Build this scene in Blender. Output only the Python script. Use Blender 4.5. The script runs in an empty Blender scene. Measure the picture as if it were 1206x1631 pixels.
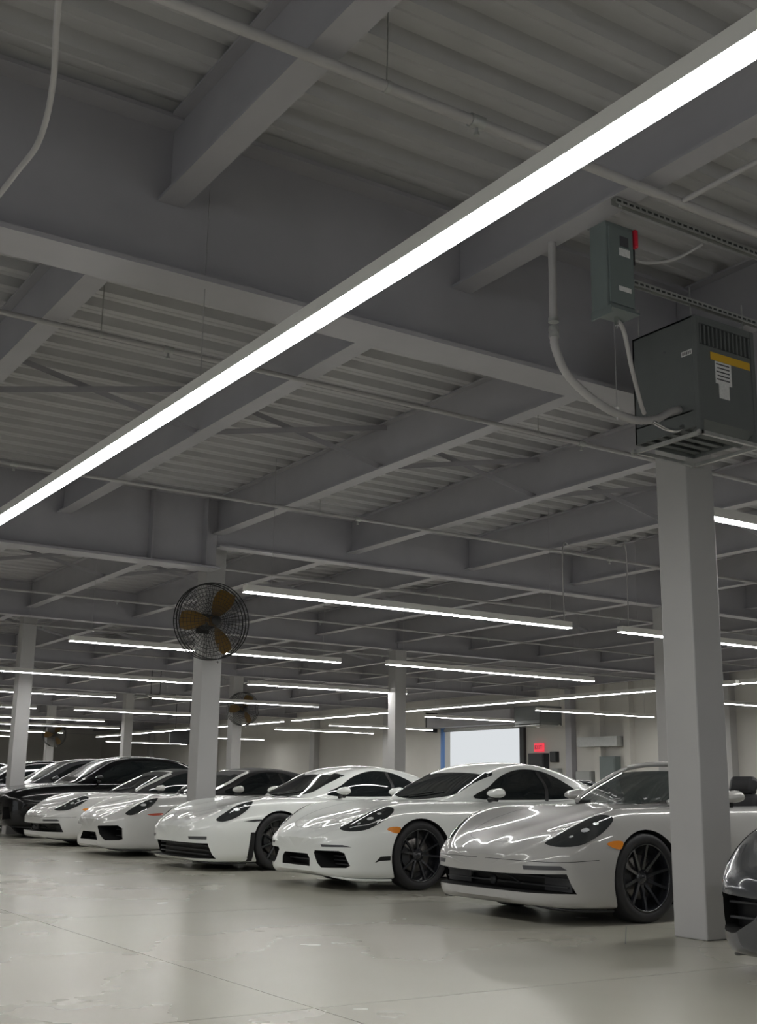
import bpy, bmesh, math, random
from mathutils import Vector, Matrix
from mathutils.bvhtree import BVHTree
from mathutils.geometry import delaunay_2d_cdt
random.seed(7)
sc = bpy.context.scene
COL = sc.collection

# ------------------------------------------------------------------ camera
LA, LB = 8.386, 8.665          # column grid: along Y and along X
CAMP = Vector((-6.768, -6.095, 0.974))
yaw, pit, rol = math.radians(90 - 35.3) + 0.0404, 0.2326, 0.0153
Fv = Vector((math.cos(yaw), math.sin(yaw), 0)); Rv = Vector((Fv.y, -Fv.x, 0)); Uv = Vector((0, 0, 1))
F2 = Fv * math.cos(pit) + Uv * math.sin(pit); U2 = Uv * math.cos(pit) - Fv * math.sin(pit)
R3 = Rv * math.cos(rol) + U2 * math.sin(rol); U3 = U2 * math.cos(rol) - Rv * math.sin(rol)
cd = bpy.data.cameras.new('camera'); cam = bpy.data.objects.new('camera', cd); COL.objects.link(cam)
cam.matrix_world = Matrix(((R3.x, U3.x, -F2.x, CAMP.x), (R3.y, U3.y, -F2.y, CAMP.y), (R3.z, U3.z, -F2.z, CAMP.z), (0, 0, 0, 1)))
cd.sensor_fit = 'HORIZONTAL'; cd.sensor_width = 36.0; cd.lens = 1877.7 / 1206 * 36.0
cd.clip_start = 0.05; cd.clip_end = 300
sc.camera = cam

# ------------------------------------------------------------------ world, exposure
w = bpy.data.worlds.new('overcast_daylight'); sc.world = w; w.use_nodes = True
wb = w.node_tree.nodes['Background']; wb.inputs[0].default_value = (0.93, 0.97, 1.0, 1); wb.inputs[1].default_value = 0.76
LAMP = 38.0
sc.view_settings.view_transform = 'Standard'; sc.view_settings.look = 'None'
sc.view_settings.exposure = 0.0; sc.view_settings.gamma = 1.0; sc.view_settings.use_curve_mapping = False

# ------------------------------------------------------------------ materials
def mat(name, col, rough=0.5, metal=0.0, coat=0.0, spec=0.5, noise=0.0, nscale=6.0, bump=0.0, bscale=60.0, emit=None, estr=0.0, rvar=0.0, trans=0.0, alpha=1.0):
    m = bpy.data.materials.new(name); m.use_nodes = True
    nt = m.node_tree; b = nt.nodes['Principled BSDF']
    b.inputs['Base Color'].default_value = (*col, 1); b.inputs['Roughness'].default_value = rough
    b.inputs['Metallic'].default_value = metal; b.inputs['Specular IOR Level'].default_value = spec
    b.inputs['Coat Weight'].default_value = coat; b.inputs['Coat Roughness'].default_value = 0.03
    b.inputs['Transmission Weight'].default_value = trans; b.inputs['Alpha'].default_value = alpha
    tc = nt.nodes.new('ShaderNodeTexCoord')
    if noise > 0 or rvar > 0:
        n = nt.nodes.new('ShaderNodeTexNoise'); n.inputs['Scale'].default_value = nscale; n.inputs['Detail'].default_value = 5
        nt.links.new(tc.outputs['Object'], n.inputs['Vector'])
        if noise > 0:
            mr = nt.nodes.new('ShaderNodeMapRange'); mr.inputs[1].default_value = 0.25; mr.inputs[2].default_value = 0.75
            mr.inputs[3].default_value = 1 - noise; mr.inputs[4].default_value = 1 + noise
            nt.links.new(n.outputs['Fac'], mr.inputs[0])
            mx = nt.nodes.new('ShaderNodeVectorMath'); mx.operation = 'SCALE'; mx.inputs[0].default_value = col
            nt.links.new(mr.outputs[0], mx.inputs['Scale']); nt.links.new(mx.outputs[0], b.inputs['Base Color'])
        if rvar > 0:
            mr2 = nt.nodes.new('ShaderNodeMapRange'); mr2.inputs[1].default_value = 0.3; mr2.inputs[2].default_value = 0.7
            mr2.inputs[3].default_value = max(0.02, rough - rvar); mr2.inputs[4].default_value = rough + rvar
            nt.links.new(n.outputs['Fac'], mr2.inputs[0]); nt.links.new(mr2.outputs[0], b.inputs['Roughness'])
    if bump > 0:
        n2 = nt.nodes.new('ShaderNodeTexNoise'); n2.inputs['Scale'].default_value = bscale
        nt.links.new(tc.outputs['Object'], n2.inputs['Vector'])
        bp = nt.nodes.new('ShaderNodeBump'); bp.inputs['Strength'].default_value = bump; bp.inputs['Distance'].default_value = 0.01
        nt.links.new(n2.outputs['Fac'], bp.inputs['Height']); nt.links.new(bp.outputs[0], b.inputs['Normal'])
    if emit:
        b.inputs['Emission Color'].default_value = (*emit, 1); b.inputs['Emission Strength'].default_value = estr
    return m
M = {}
M['steel'] = mat('painted_steel', (0.375, 0.37, 0.395), 0.45, noise=0.05, nscale=3, bump=0.05, bscale=30)
M['deck'] = mat('galvanised_deck', (0.45, 0.45, 0.46), 0.5, noise=0.08, nscale=2)
M['column'] = mat('column_paint', (0.44, 0.435, 0.43), 0.42, noise=0.03, nscale=2, bump=0.04, bscale=25)
M['floor'] = mat('polished_concrete', (0.43, 0.415, 0.355), 0.27, spec=0.38, noise=0.04, nscale=0.5, rvar=0.015, bump=0.0)
nt_ = M['floor'].node_tree; b_ = nt_.nodes['Principled BSDF']; n_ = nt_.nodes.new('ShaderNodeTexNoise'); n_.inputs['Scale'].default_value = 0.6; n_.inputs['Detail'].default_value = 1
g_ = nt_.nodes.new('ShaderNodeNewGeometry'); nt_.links.new(g_.outputs['Position'], n_.inputs['Vector'])
r_ = nt_.nodes.new('ShaderNodeMapRange'); r_.inputs[1].default_value = .0; r_.inputs[2].default_value = 1.0; r_.inputs[3].default_value = .0; r_.inputs[4].default_value = .10
nt_.links.new(n_.outputs['Fac'], r_.inputs[0]); nt_.links.new(r_.outputs[0], b_.inputs['Coat Weight']); b_.inputs['Coat Roughness'].default_value = .13
for q_ in nt_.nodes:
    if q_.type == 'TEX_NOISE': nt_.links.new(g_.outputs['Position'], q_.inputs['Vector'])
M['joint'] = mat('joint_sealant', (0.10, 0.10, 0.095), 0.7)
M['wall'] = mat('beige_wall_paint', (0.58, 0.565, 0.53), 0.7, noise=0.03, nscale=1.5)
M['pipe'] = mat('pipe_paint', (0.42, 0.41, 0.41), 0.42, noise=0.05)
M['galv'] = mat('galvanised_metal', (0.45, 0.46, 0.45), 0.4, metal=0.55, noise=0.1, nscale=20)
M['chrome'] = mat('bright_metal', (0.75, 0.75, 0.75), 0.22, metal=1.0)
M['heater'] = mat('grey_green_enamel', (0.13, 0.142, 0.142), 0.45, noise=0.05)
M['heater_dark'] = mat('vent_shadow', (0.04, 0.045, 0.045), 0.6)
M['disc_green'] = mat('switch_box_enamel', (0.16, 0.19, 0.19), 0.42, noise=0.04)
M['red'] = mat('red_plastic', (0.75, 0.03, 0.06), 0.35)
M['yellow'] = mat('yellow_label', (0.70, 0.42, 0.03), 0.6)
M['paper'] = mat('white_label', (0.72, 0.72, 0.72), 0.6, noise=0.1, nscale=60)
M['ink'] = mat('printed_ink', (0.06, 0.06, 0.07), 0.6)
M['housing'] = mat('lamp_housing', (0.80, 0.79, 0.75), 0.4, noise=0.02)
M['diff'] = mat('lamp_diffuser', (0.9, 0.9, 0.88), 0.5, emit=(1.0, 0.99, 0.965), estr=LAMP)
M['wire'] = mat('steel_wire', (0.45, 0.45, 0.46), 0.35, metal=0.6)
M['white'] = mat('white_paint', (0.83, 0.85, 0.82), 0.28, coat=1.0, noise=0.01)
M['chalk'] = mat('chalk_paint', (0.42, 0.415, 0.40), 0.28, coat=1.0, noise=0.01)
M['pale'] = mat('pale_grey_paint', (0.62, 0.62, 0.60), 0.28, coat=1.0, noise=0.01)
M['black'] = mat('black_paint', (0.005, 0.005, 0.006), 0.2, spec=0.2, coat=0.6)
M['dkgrey'] = mat('dark_grey_paint', (0.075, 0.078, 0.085), 0.25, metal=0.3, coat=1.0)
M['glass'] = mat('dark_glass', (0.008, 0.011, 0.012), 0.03, spec=0.6, coat=0.3)
M['screen'] = mat('windshield_glass', (0.02, 0.03, 0.03), 0.03, spec=0.7, coat=0.5, alpha=0.82)
M['trim'] = mat('black_trim', (0.012, 0.012, 0.013), 0.4, noise=0.1)
M['well'] = mat('wheel_well_liner', (0.008, 0.008, 0.008), 0.85)
M['tyre'] = mat('tyre_rubber', (0.018, 0.018, 0.02), 0.62, noise=0.15, nscale=30)
M['rim'] = mat('black_alloy', (0.013, 0.014, 0.018), 0.25, coat=0.6)
M['disc'] = mat('brake_disc_steel', (0.20, 0.19, 0.18), 0.4, metal=0.9)
M['lens'] = mat('headlight_lens', (0.03, 0.033, 0.034), 0.06, coat=0.8)
M['reflector'] = mat('headlight_reflector', (0.80, 0.82, 0.83), 0.3, metal=0.4)
M['amber'] = mat('amber_lens', (0.80, 0.26, 0.02), 0.2, coat=0.6)
M['redlens'] = mat('red_side_marker', (0.55, 0.08, 0.04), 0.2, coat=0.6)
M['fabric'] = mat('black_roof_fabric', (0.028, 0.027, 0.028), 0.8, noise=0.15, nscale=40, bump=0.1, bscale=150)
M['slat'] = mat('grille_slat', (0.07, 0.07, 0.075), 0.45)
M['leather'] = mat('seat_leather', (0.02, 0.02, 0.022), 0.5, noise=0.1)
M['fanyel'] = mat('fan_blade_yellow', (0.17, 0.092, 0.012), 0.5)
M['fanblk'] = mat('fan_guard_black', (0.02, 0.02, 0.02), 0.5)
M['blue'] = mat('blue_door_track', (0.10, 0.22, 0.50), 0.4)
M['dark'] = mat('dark_equipment', (0.03, 0.032, 0.035), 0.5)
M['exitred'] = mat('exit_sign_red', (0.7, 0.05, 0.07), 0.5, emit=(1.0, 0.06, 0.10), estr=0.7)
M['door'] = mat('grey_door_paint', (0.33, 0.34, 0.33), 0.45)
M['yard'] = mat('pale_yard_concrete', (0.75, 0.75, 0.74), 0.8, noise=0.03)

# ------------------------------------------------------------------ mesh helpers
class MB:
    def __init__(s): s.v = []; s.f = []; s.m = []; s.sm = []
    def add(s, vs, fs, mi=0, smooth=False):
        o = len(s.v); s.v += [tuple(p) for p in vs]
        for f in fs: s.f.append(tuple(i + o for i in f)); s.m.append(mi); s.sm.append(smooth)
    def box(s, x0, x1, y0, y1, z0, z1, mi=0, mt=None):
        vs = [Vector((x, y, z)) for z in (z0, z1) for y in (y0, y1) for x in (x0, x1)]
        if mt is not None: vs = [mt @ p for p in vs]
        s.add(vs, [(0, 2, 3, 1), (4, 5, 7, 6), (0, 1, 5, 4), (2, 6, 7, 3), (0, 4, 6, 2), (1, 3, 7, 5)], mi)
    def cbox(s, x0, x1, y0, y1, z0, z1, c=0.01, mi=0):      # box with chamfered edges along all sides
        bm = bmesh.new(); bmesh.ops.create_cube(bm, size=1)
        for v in bm.verts:
            v.co = Vector((x0 + (v.co.x + .5) * (x1 - x0), y0 + (v.co.y + .5) * (y1 - y0), z0 + (v.co.z + .5) * (z1 - z0)))
        bmesh.ops.bevel(bm, geom=bm.edges[:], offset=c, segments=2, profile=0.5, affect='EDGES')
        bm.verts.index_update()
        s.add([v.co.copy() for v in bm.verts], [tuple(v.index for v in f.verts) for f in bm.faces], mi); bm.free()
    def tube(s, pts, r, n=8, mi=0, caps=True, rs=None):
        pts = [Vector(p) for p in pts]; rings = []; up = None
        for i, p in enumerate(pts):
            a = pts[max(i - 1, 0)]; b = pts[min(i + 1, len(pts) - 1)]; t = (b - a).normalized()
            if up is None:
                up = Vector((0, 0, 1)) if abs(t.z) < 0.9 else Vector((1, 0, 0))
            x = t.cross(up).normalized(); up = x.cross(t).normalized(); rr = rs[i] if rs else r
            rings.append([p + (x * math.cos(2 * math.pi * k / n) + up * math.sin(2 * math.pi * k / n)) * rr for k in range(n)])
        vs = [q for ring in rings for q in ring]; fs = []
        for i in range(len(rings) - 1):
            for k in range(n):
                k2 = (k + 1) % n; fs.append((i * n + k, i * n + k2, (i + 1) * n + k2, (i + 1) * n + k))
        s.add(vs, fs, mi, True)
        if caps: s.add(rings[0], [tuple(range(n))], mi); s.add(rings[-1], [tuple(reversed(range(n)))], mi)
    def lathe(s, prof, n=24, mt=None, mi=0, smooth=True, closed=False):   # prof: (radius, axial); axis = local Y
        vs = []; fs = []; m = len(prof)
        for k in range(n):
            a = 2 * math.pi * k / n
            for (r, h) in prof: vs.append(Vector((r * math.cos(a), h, r * math.sin(a))))
        for k in range(n):
            k2 = (k + 1) % n
            for j in range(m if closed else m - 1):
                j2 = (j + 1) % m; fs.append((k * m + j, k * m + j2, k2 * m + j2, k2 * m + j))
        if mt is not None: vs = [mt @ p for p in vs]
        s.add(vs, fs, mi, smooth)
    def prism(s, poly, d, mt=None, mi=0, smooth=False):    # poly in local (x,z), extruded along y by d=(y0,y1)
        n = len(poly); vs = [Vector((p[0], d[0], p[1])) for p in poly] + [Vector((p[0], d[1], p[1])) for p in poly]
        if mt is not None: vs = [mt @ p for p in vs]
        s.add(vs, [tuple(range(n)), tuple(reversed(range(n, 2 * n)))], mi)
        s.add(vs, [(i, i + n, (i + 1) % n + n, (i + 1) % n) for i in range(n)], mi, smooth)
    def mesh(s, name, mats):
        me = bpy.data.meshes.new(name); me.from_pydata(s.v, [], s.f)
        for m_ in (mats if isinstance(mats, (list, tuple)) else [mats]): me.materials.append(m_)
        me.polygons.foreach_set('material_index', s.m); me.polygons.foreach_set('use_smooth', s.sm)
        me.validate(); me.update()
        bm = bmesh.new(); bm.from_mesh(me); bmesh.ops.recalc_face_normals(bm, faces=bm.faces[:]); bm.to_mesh(me); bm.free()
        return me
    def build(s, name, mats, parent=None, loc=None):
        return obj(name, s.mesh(name, mats), parent, loc)
def obj(name, me, parent=None, loc=None):
    o = bpy.data.objects.new(name, me); COL.objects.link(o)
    if parent is not None: o.parent = parent
    if loc is not None: o.location = loc
    return o
def tag(o, label=None, cat=None, group=None, kind=None):
    if label: o['label'] = label
    if cat: o['category'] = cat
    if group: o['group'] = group
    if kind: o['kind'] = kind
    return o
def empty(name, loc=(0, 0, 0)):
    o = bpy.data.objects.new(name, None); o.empty_display_size = 0.2; COL.objects.link(o); o.location = loc; return o
def struct(o): o['kind'] = 'structure'; return o
def copy_tree(o, parent=None):
    c = o.copy(); COL.objects.link(c); c.parent = parent
    for ch in list(o.children): copy_tree(ch, c)
    return c
def bez(pts, n=8):                                          # Catmull-Rom through 3-D points
    P = [Vector(p) for p in pts]; P = [P[0] * 2 - P[1]] + P + [P[-1] * 2 - P[-2]]; out = []
    for i in range(1, len(P) - 2):
        for k in range(n):
            t = k / n; a, b, c, d = P[i - 1:i + 3]
            out.append(0.5 * ((2 * b) + (c - a) * t + (2 * a - 5 * b + 4 * c - d) * t * t + (3 * b - a - 3 * c + d) * t ** 3))
    out.append(P[-2]); return out
def smooth_angle(me, deg=35):
    for p in me.polygons: p.use_smooth = True
    me.set_sharp_from_angle(angle=math.radians(deg))

# ------------------------------------------------------------------ floor
XF0, XF1, YF0, YF1 = -14.0, 20.1, -14.0, 67.0
fl = MB(); fl.box(XF0, XF1, YF0, YF1, -0.25, -0.02)
floor = struct(fl.build('floor', M['joint']))
xs = [XF0 - 0.0] + [x for x in [-12.49 + 4.33 * i for i in range(8)]] + [XF1]
ys = [YF0] + [y for y in [-9.48 + 4.193 * i for i in range(19)]] + [YF1]
g = 0.003
for i in range(len(xs) - 1):
    for j in range(len(ys) - 1):
        m_ = MB(); m_.box(xs[i] + g, xs[i + 1] - g, ys[j] + g, ys[j + 1] - g, -0.02, 0.0)
        m_.build('slab', M['floor'], floor)
jb = MB()
R_ = 0.78
for a, b in [((-R_, 0), (0, R_)), ((0, R_), (R_, 0)), ((R_, 0), (0, -R_)), ((0, -R_), (-R_, 0))]:
    d = Vector((b[0] - a[0], b[1] - a[1], 0)).normalized(); nrm = Vector((-d.y, d.x, 0)) * 0.004
    A_ = Vector((*a, 0.0006)); B_ = Vector((*b, 0.0006))
    jb.add([A_ - nrm, B_ - nrm, B_ + nrm, A_ + nrm], [(0, 1, 2, 3)])
jb.build('joint_sealant', M['joint'], floor)

# ------------------------------------------------------------------ walls
def wall(name, rects, X=None, Y=None, t=0.25):
    m_ = MB()
    for a0, a1, z0, z1 in rects:
        if X is not None: m_.box(X, X + t, a0, a1, z0, z1)
        else: m_.box(a0, a1, Y, Y + t, z0, z1)
    return struct(m_.build(name, M['wall']))
DY0, DY1, DH = 25.95, 30.45, 3.30
wr_ = wall('wall_right', [(YF0, DY0, -.02, 5.2), (DY1, YF1, -.02, 5.2), (DY0, DY1, DH, 5.2)], X=XF1)
wk_ = wall('wall_back', [(XF0, XF1 + .25, -.02, 5.2)], Y=YF1)
wl_ = wall('wall_left', [(YF0, YF1, 3.4, 5.2), (6.0, YF1, -.02, 3.4)], X=XF0 - .25)  # unseen wall, its opening sized to control the daylight let in
wf_ = wall('wall_front', [(XF0, XF1, 3.4, 5.2), (4.0, XF1, -.02, 3.4), (XF0, -5.0, -.02, 3.4)], Y=YF0 - .25)  # unseen wall behind the camera, opening narrowed to limit daylight on the floor
yd = MB(); yd.box(XF1 + .25, XF1 + 25, 5, 60, -.25, -.01); struct(yd.build('ground', M['yard']))
# pilasters on the right wall
for i, y in enumerate((0.0, 8.386, 16.8, 34.1, 40.0, 50.3, 58.7)):
    m_ = MB(); m_.box(XF1 - .28, XF1 - .002, y - .2, y + .2, 0, 4.18)
    m_.build('pilaster', M['column'], wr_)

# ------------------------------------------------------------------ ceiling: deck, girders, joists, bridging
ZD, ZJ, ZG, ZR = 4.87, 4.362, 3.865, 4.19
SP = LB / 4
ceil_ = struct(empty('ceiling', (0, 0, ZD)))
def cobj(mb, name, m, loc=(0, 0, 0)): return mb.build(name, m, ceil_, (loc[0], loc[1], loc[2] - ZD))
pitch = 0.335
def deck_mesh(nr=3):
    m_ = MB(); pr = []
    for k in range(nr):
        y = k * pitch
        pr += [(y, 0.08), (y + 0.11, 0.08), (y + 0.15, 0.0), (y + 0.222, 0.0), (y + 0.232, 0.008), (y + 0.242, 0.0), (y + 0.295, 0.0)]
    pr.append((nr * pitch, 0.08))
    n = len(pr); x0, x1 = XF0, XF1
    bot = [(x, y, z) for x in (x0, x1) for (y, z) in pr]; top = [(x, y, z + 0.003 + 0.0) for x in (x0, x1) for (y, z) in pr]
    m_.add(bot, [(i, i + 1, n + i + 1, n + i) for i in range(n - 1)])
    m_.add([(x0, 0, .13), (x1, 0, .13), (x1, nr * pitch, .13), (x0, nr * pitch, .13)], [(0, 1, 2, 3)])
    me = bpy.data.meshes.new('deck_panel'); me.from_pydata(m_.v, [], m_.f); me.materials.append(M['deck']); me.update(); return me
dm = deck_mesh(); y = YF0
while y < YF1:
    obj('deck_panel', dm, ceil_, (0, y, 0)); y += 3 * pitch
def ibeam_x(L, w_, d, tf, tw, cope=0.0):
    m_ = MB(); m_.box(0, L, -w_ / 2, w_ / 2, 0, tf); m_.box(0, L, -w_ / 2, w_ / 2, d - tf, d - .001); m_.box(0, L, -tw / 2, tw / 2, tf, d - tf); return m_
gbig = ibeam_x(LB - .01, 0.326, ZD - ZG, 0.03, 0.018).mesh('girder', M['steel'])
gsml = ibeam_x(LB - .01, 0.22, ZD - ZR, 0.022, 0.012).mesh('girder', M['steel'])
for k in range(-1, 9):
    for j in range(-2, 3):
        x0 = j * LB
        if x0 + LB > XF1 + 6: continue
        big = (k == 0) or (k == 1 and j < 0)
        if x0 + LB > XF1:
            m_ = ibeam_x(XF1 - .01 - x0, .326 if big else .22, ZD - (ZG if big else ZR), .022, .012); me = m_.mesh('girder', M['steel'])
        elif x0 < XF0:
            m_ = ibeam_x(LB - .01 - (XF0 - x0), .326 if big else .22, ZD - (ZG if big else ZR), .022, .012); me = m_.mesh('girder', M['steel']); x0 = XF0
        else: me = gbig if big else gsml
        obj('girder', me, ceil_, (x0, k * LA, (ZG if big else ZR) - ZD))
def joist_mesh(L):
    d = ZD - ZJ; m_ = MB()
    m_.box(-.084, .084, .012, L - .012, 0, .018); m_.box(-.084, .084, .17, L - .17, d - .018, d - .001); m_.box(-.006, .006, .012, L - .012, .018, d - .018)
    return m_.mesh('joist', M['steel'])
jm = joist_mesh(LA)
nj0 = int(math.floor(XF0 / SP)) + 1
for k in range(-2, 8):
    for i in range(nj0, 10):
        x = i * SP
        if XF0 + .2 < x < XF1 - .2: obj('joist', jm, ceil_, (x, k * LA, ZJ - ZD))
# stiffener plates on near girders
for (x, k, big) in [(-6.6, 0, 1), (-2.9 - 2.17, 1, 1), (-1.0, 1, 1), (-.22, 1, 1), (-4.6, 0, 1)]:
    m_ = MB(); m_.box(-.006, .006, -.155, -.012, .035, ZD - ZG - .035)
    if (x, k) in ((-6.6, 0),): continue
    obj('stiffener_plate', m_.mesh('stiffener_plate', M['steel']), ceil_, (x, k * LA, ZG - ZD)) if k == 1 else None
# cross bridging at mid bay
for k in range(0, 4):
    for i in range(-4, 6):
        x = i * SP; yb = k * LA + LA / 2
        for s_, (za, zb_) in enumerate(((ZJ + .03, ZD - .04), (ZD - .04, ZJ + .03))):
            m_ = MB(); p0 = Vector((x + .02, yb + .07 * s_, za)); p1 = Vector((x + SP - .02, yb + .07 * s_, zb_)); d = p1 - p0
            n1 = Vector((0, 1, 0)); n2 = d.normalized().cross(n1)
            def bar(c, a, b, ha, hb):
                vs = [c0 + a * sa * ha + b * sb * hb for c0 in (p0 + c, p1 + c) for sa, sb in ((-1, -1), (1, -1), (1, 1), (-1, 1))]
                m_.add(vs, [(0, 1, 2, 3), (7, 6, 5, 4), (0, 4, 5, 1), (1, 5, 6, 2), (2, 6, 7, 3), (3, 7, 4, 0)])
            bar(Vector((0, 0, 0)), n1, n2, .028, .003); bar(n1 * -.026, n1, n2, .003, .028)
            cobj(m_, 'brace', M['steel'])

# ------------------------------------------------------------------ columns
def column(X, Y, zt, label, group=None):
    c = empty('column', (X, Y, 0)); h = .152
    m_ = MB(); m_.cbox(-h, h, -h, h, .0, zt, .012); m_.build('shaft', M['column'], c)
    m_ = MB(); m_.box(-.2, .2, -.16, .16, zt - .02, zt - .001); m_.build('cap_plate', M['steel'], c)
    tag(c, label, 'column', 'square steel columns carrying the roof'); return c
column(0, 0, ZG, 'large pale grey square steel column nearest, in front of the chalk grey convertible')
column(.38, 9.33, ZD - .005, 'grey square column carrying the large cage fan with yellow blades, behind the white winged coupe')
column(.73, 19.3, ZD - .005, 'grey square column farthest left, rising behind the black hood at the left edge')
column(LB, LA, ZR, 'dark grey column half hidden just left of the nearest column')
column(LB, 2 * LA, ZR, 'dark slim column left of the bright open roller door')
column(LB, 3 * LA, ZR, 'slim far column behind the second smaller cage fan')
column(LB, 4 * LA, ZR, 'slim far column with a pale lit edge between the left column and the fan column')
column(LB, 5 * LA, ZR, 'distant column carrying the smallest cage fan near the left edge')
column(LB, 6 * LA, ZR, 'most distant of the columns, hidden low behind the black cars at left')
column(1.1, 29.2, ZD - .005, 'square column beyond the left frame edge behind the dark cars')
column(LB, 0, ZR, 'square column beyond the right frame edge near the far wall lamps')

# ------------------------------------------------------------------ lamps
def lamp(p0, p1, label, group, wd=.105, ht=.085, z=3.2, wires=True, nw=2):
    p0 = Vector((p0[0], p0[1], z)); p1 = Vector((p1[0], p1[1], z)); L = (p1 - p0).length; ang = math.atan2(p1.y - p0.y, p1.x - p0.x)
    root = empty('linear_lamp', p0); root.rotation_euler.z = ang
    m_ = MB(); t = .004
    m_.box(0, L, -wd / 2, wd / 2, ht - t, ht); m_.box(0, L, -wd / 2, -wd / 2 + t, .004, ht - t); m_.box(0, L, wd / 2 - t, wd / 2, .004, ht - t)
    m_.box(0, t, -wd / 2 + t, wd / 2 - t, .004, ht - t); m_.box(L - t, L, -wd / 2 + t, wd / 2 - t, .004, ht - t)
    m_.build('housing', M['housing'], root)
    m_ = MB(); m_.box(t, L - t, -wd / 2 + t, wd / 2 - t, -.004, .012); m_.build('diffuser', M['diff'], root)
    if wires:
        n = max(2, int(round(L / 4.9)) + 1)
        for i in range(n):
            xx = .35 + (L - .7) * i / (n - 1); m_ = MB(); m_.tube([(xx, 0, ht), (xx, 0, ZD - z)], .003, 5); m_.build('suspension_cable', M['wire'], root)
    tag(root, label, 'lamp', group); return root
GX = 'linear lamps hung crosswise in rows'; GY = 'linear lamps in lengthwise runs'
lamp((-4.1, -9.6), (-4.1, 4.9), 'long linear lamp running diagonally across the whole upper picture, nearest of all', GY, wd=.11, ht=.075)
lamp((-4.1, 5.6), (-4.1, 20.1), 'linear lamp run continuing the big diagonal lamp beyond the left edge', GY)
lamp((-4.1, 20.8), (-4.1, 35.3), 'farther linear lamp run in line with the big diagonal lamp, off the left edge', GY)
rowsP = [(6.08, -.70, 4.28, 'bright linear lamp right of the large cage fan, lowest wires at its right end'),
         (12.05, -.74, 4.2, 'linear lamp passing behind the large cage fan and its column'),
         (17.85, -.7, 4.2, 'linear lamp between the left column and the fan column, third row back'),
         (23.3, -.7, 4.2, 'linear lamp crossing the left column at the height of the third cage fan'),
         (29.2, -.7, 4.0, 'short looking linear lamp crossing the left column, fifth row back'),
         (34.4, -.7, 4.2, 'distant linear lamp low at the left edge, sixth row back'),
         (39.0, -.7, 4.2, 'most distant of the lamps low at the left edge')]
rowsQ = [(5.88, 5.08, 10.0, 'linear lamp cut by the nearest column, same row as the bright lamp by the fan'),
         (11.68, 5.0, 9.97, 'linear lamp right of the slim dark column, above the roller door'),
         (17.15, 5.0, 9.0, 'linear lamp ending at the slim dark column, above the second cage fan'),
         (22.5, 5.0, 9.75, 'linear lamp passing over the second smaller cage fan'),
         (28.7, 5.1, 9.6, 'linear lamp left of the fan column crossing the far slim column'),
         (34.3, 3.1, 8.0, 'distant linear lamp below the bluish band, ending near the far column'),
         (38.8, 5.4, 10.3, 'very distant linear lamp just above the third cage fan height')]
for y, lb in [(44.6, 'eighth row'), (50.2, 'ninth row'), (55.8, 'tenth row'), (61.4, 'last row')]:
    rowsP.append((y, -.7, 4.2, 'faint distant linear lamp near the far end wall, left one of the ' + lb)); rowsQ.append((y, 5.1, 10.0, 'faint distant linear lamp near the far end wall, right one of the ' + lb))
for y, a, b, lb in rowsP: lamp((a, y), (b, y - (.05 if y < 20 else .3)), lb, GX)
for y, a, b, lb in rowsQ: lamp((a, y), (b, y - (.05 if y < 14 else .25)), lb, GX)
lamp((.35, .33), (5.25, .33), 'linear lamp starting at the upper right edge of the nearest column', GX)
lamp((-.7, -5.8), (4.2, -5.8), 'linear lamp of the row nearest the viewer, beyond the right frame edge', GX)
lamp((5.0, -.1), (9.9, -.1), 'linear lamp beyond the right frame edge, next to the lamp at the nearest column', GX)
for y0, y1, lb in [(-8, 10.0, 'linear lamp run visible right of the nearest column, sloping up to the right'), (10.1, 28.6, 'long linear lamp run sloping up from the slim dark column, above the door'),
                   (29.3, 36.6, 'linear lamp run sloping up from the far columns toward the slim dark column'), (36.9, 47, 'linear lamp run sloping up across the far column left of the fan column')]:
    lamp((12.5, y0), (12.5, y1), lb, GY)
for y, lb in [(13.9, 'linear lamp low at the right of the nearest column, near the far wall'), (19.0, 'linear lamp before the grey wall between door and nearest column'), (23.6, 'linear lamp right in front of the roller door hood'),
              (30.1, 'upper of two short linear lamps left of the slim dark column'), (34.1, 'lower of two short linear lamps left of the slim dark column'), (43.4, 'distant linear lamp low behind the second cage fan'), (52, 'farthest linear lamp low by the far pilaster')]:
    lamp((14.8 if y != 23.6 else 14.33, y), (19.1 if y != 23.6 else 18.0, y - .2), lb, GX)
for y in (-8, -1.5): lamp((-10.2, y), (-10.2, y + 4.9), 'unseen linear lamp added for light behind the viewer, ' + ('nearer the entrance' if y == -8 else 'nearer the first parking bay'), GY)  # out-of-view lamps added to light the hall

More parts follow.
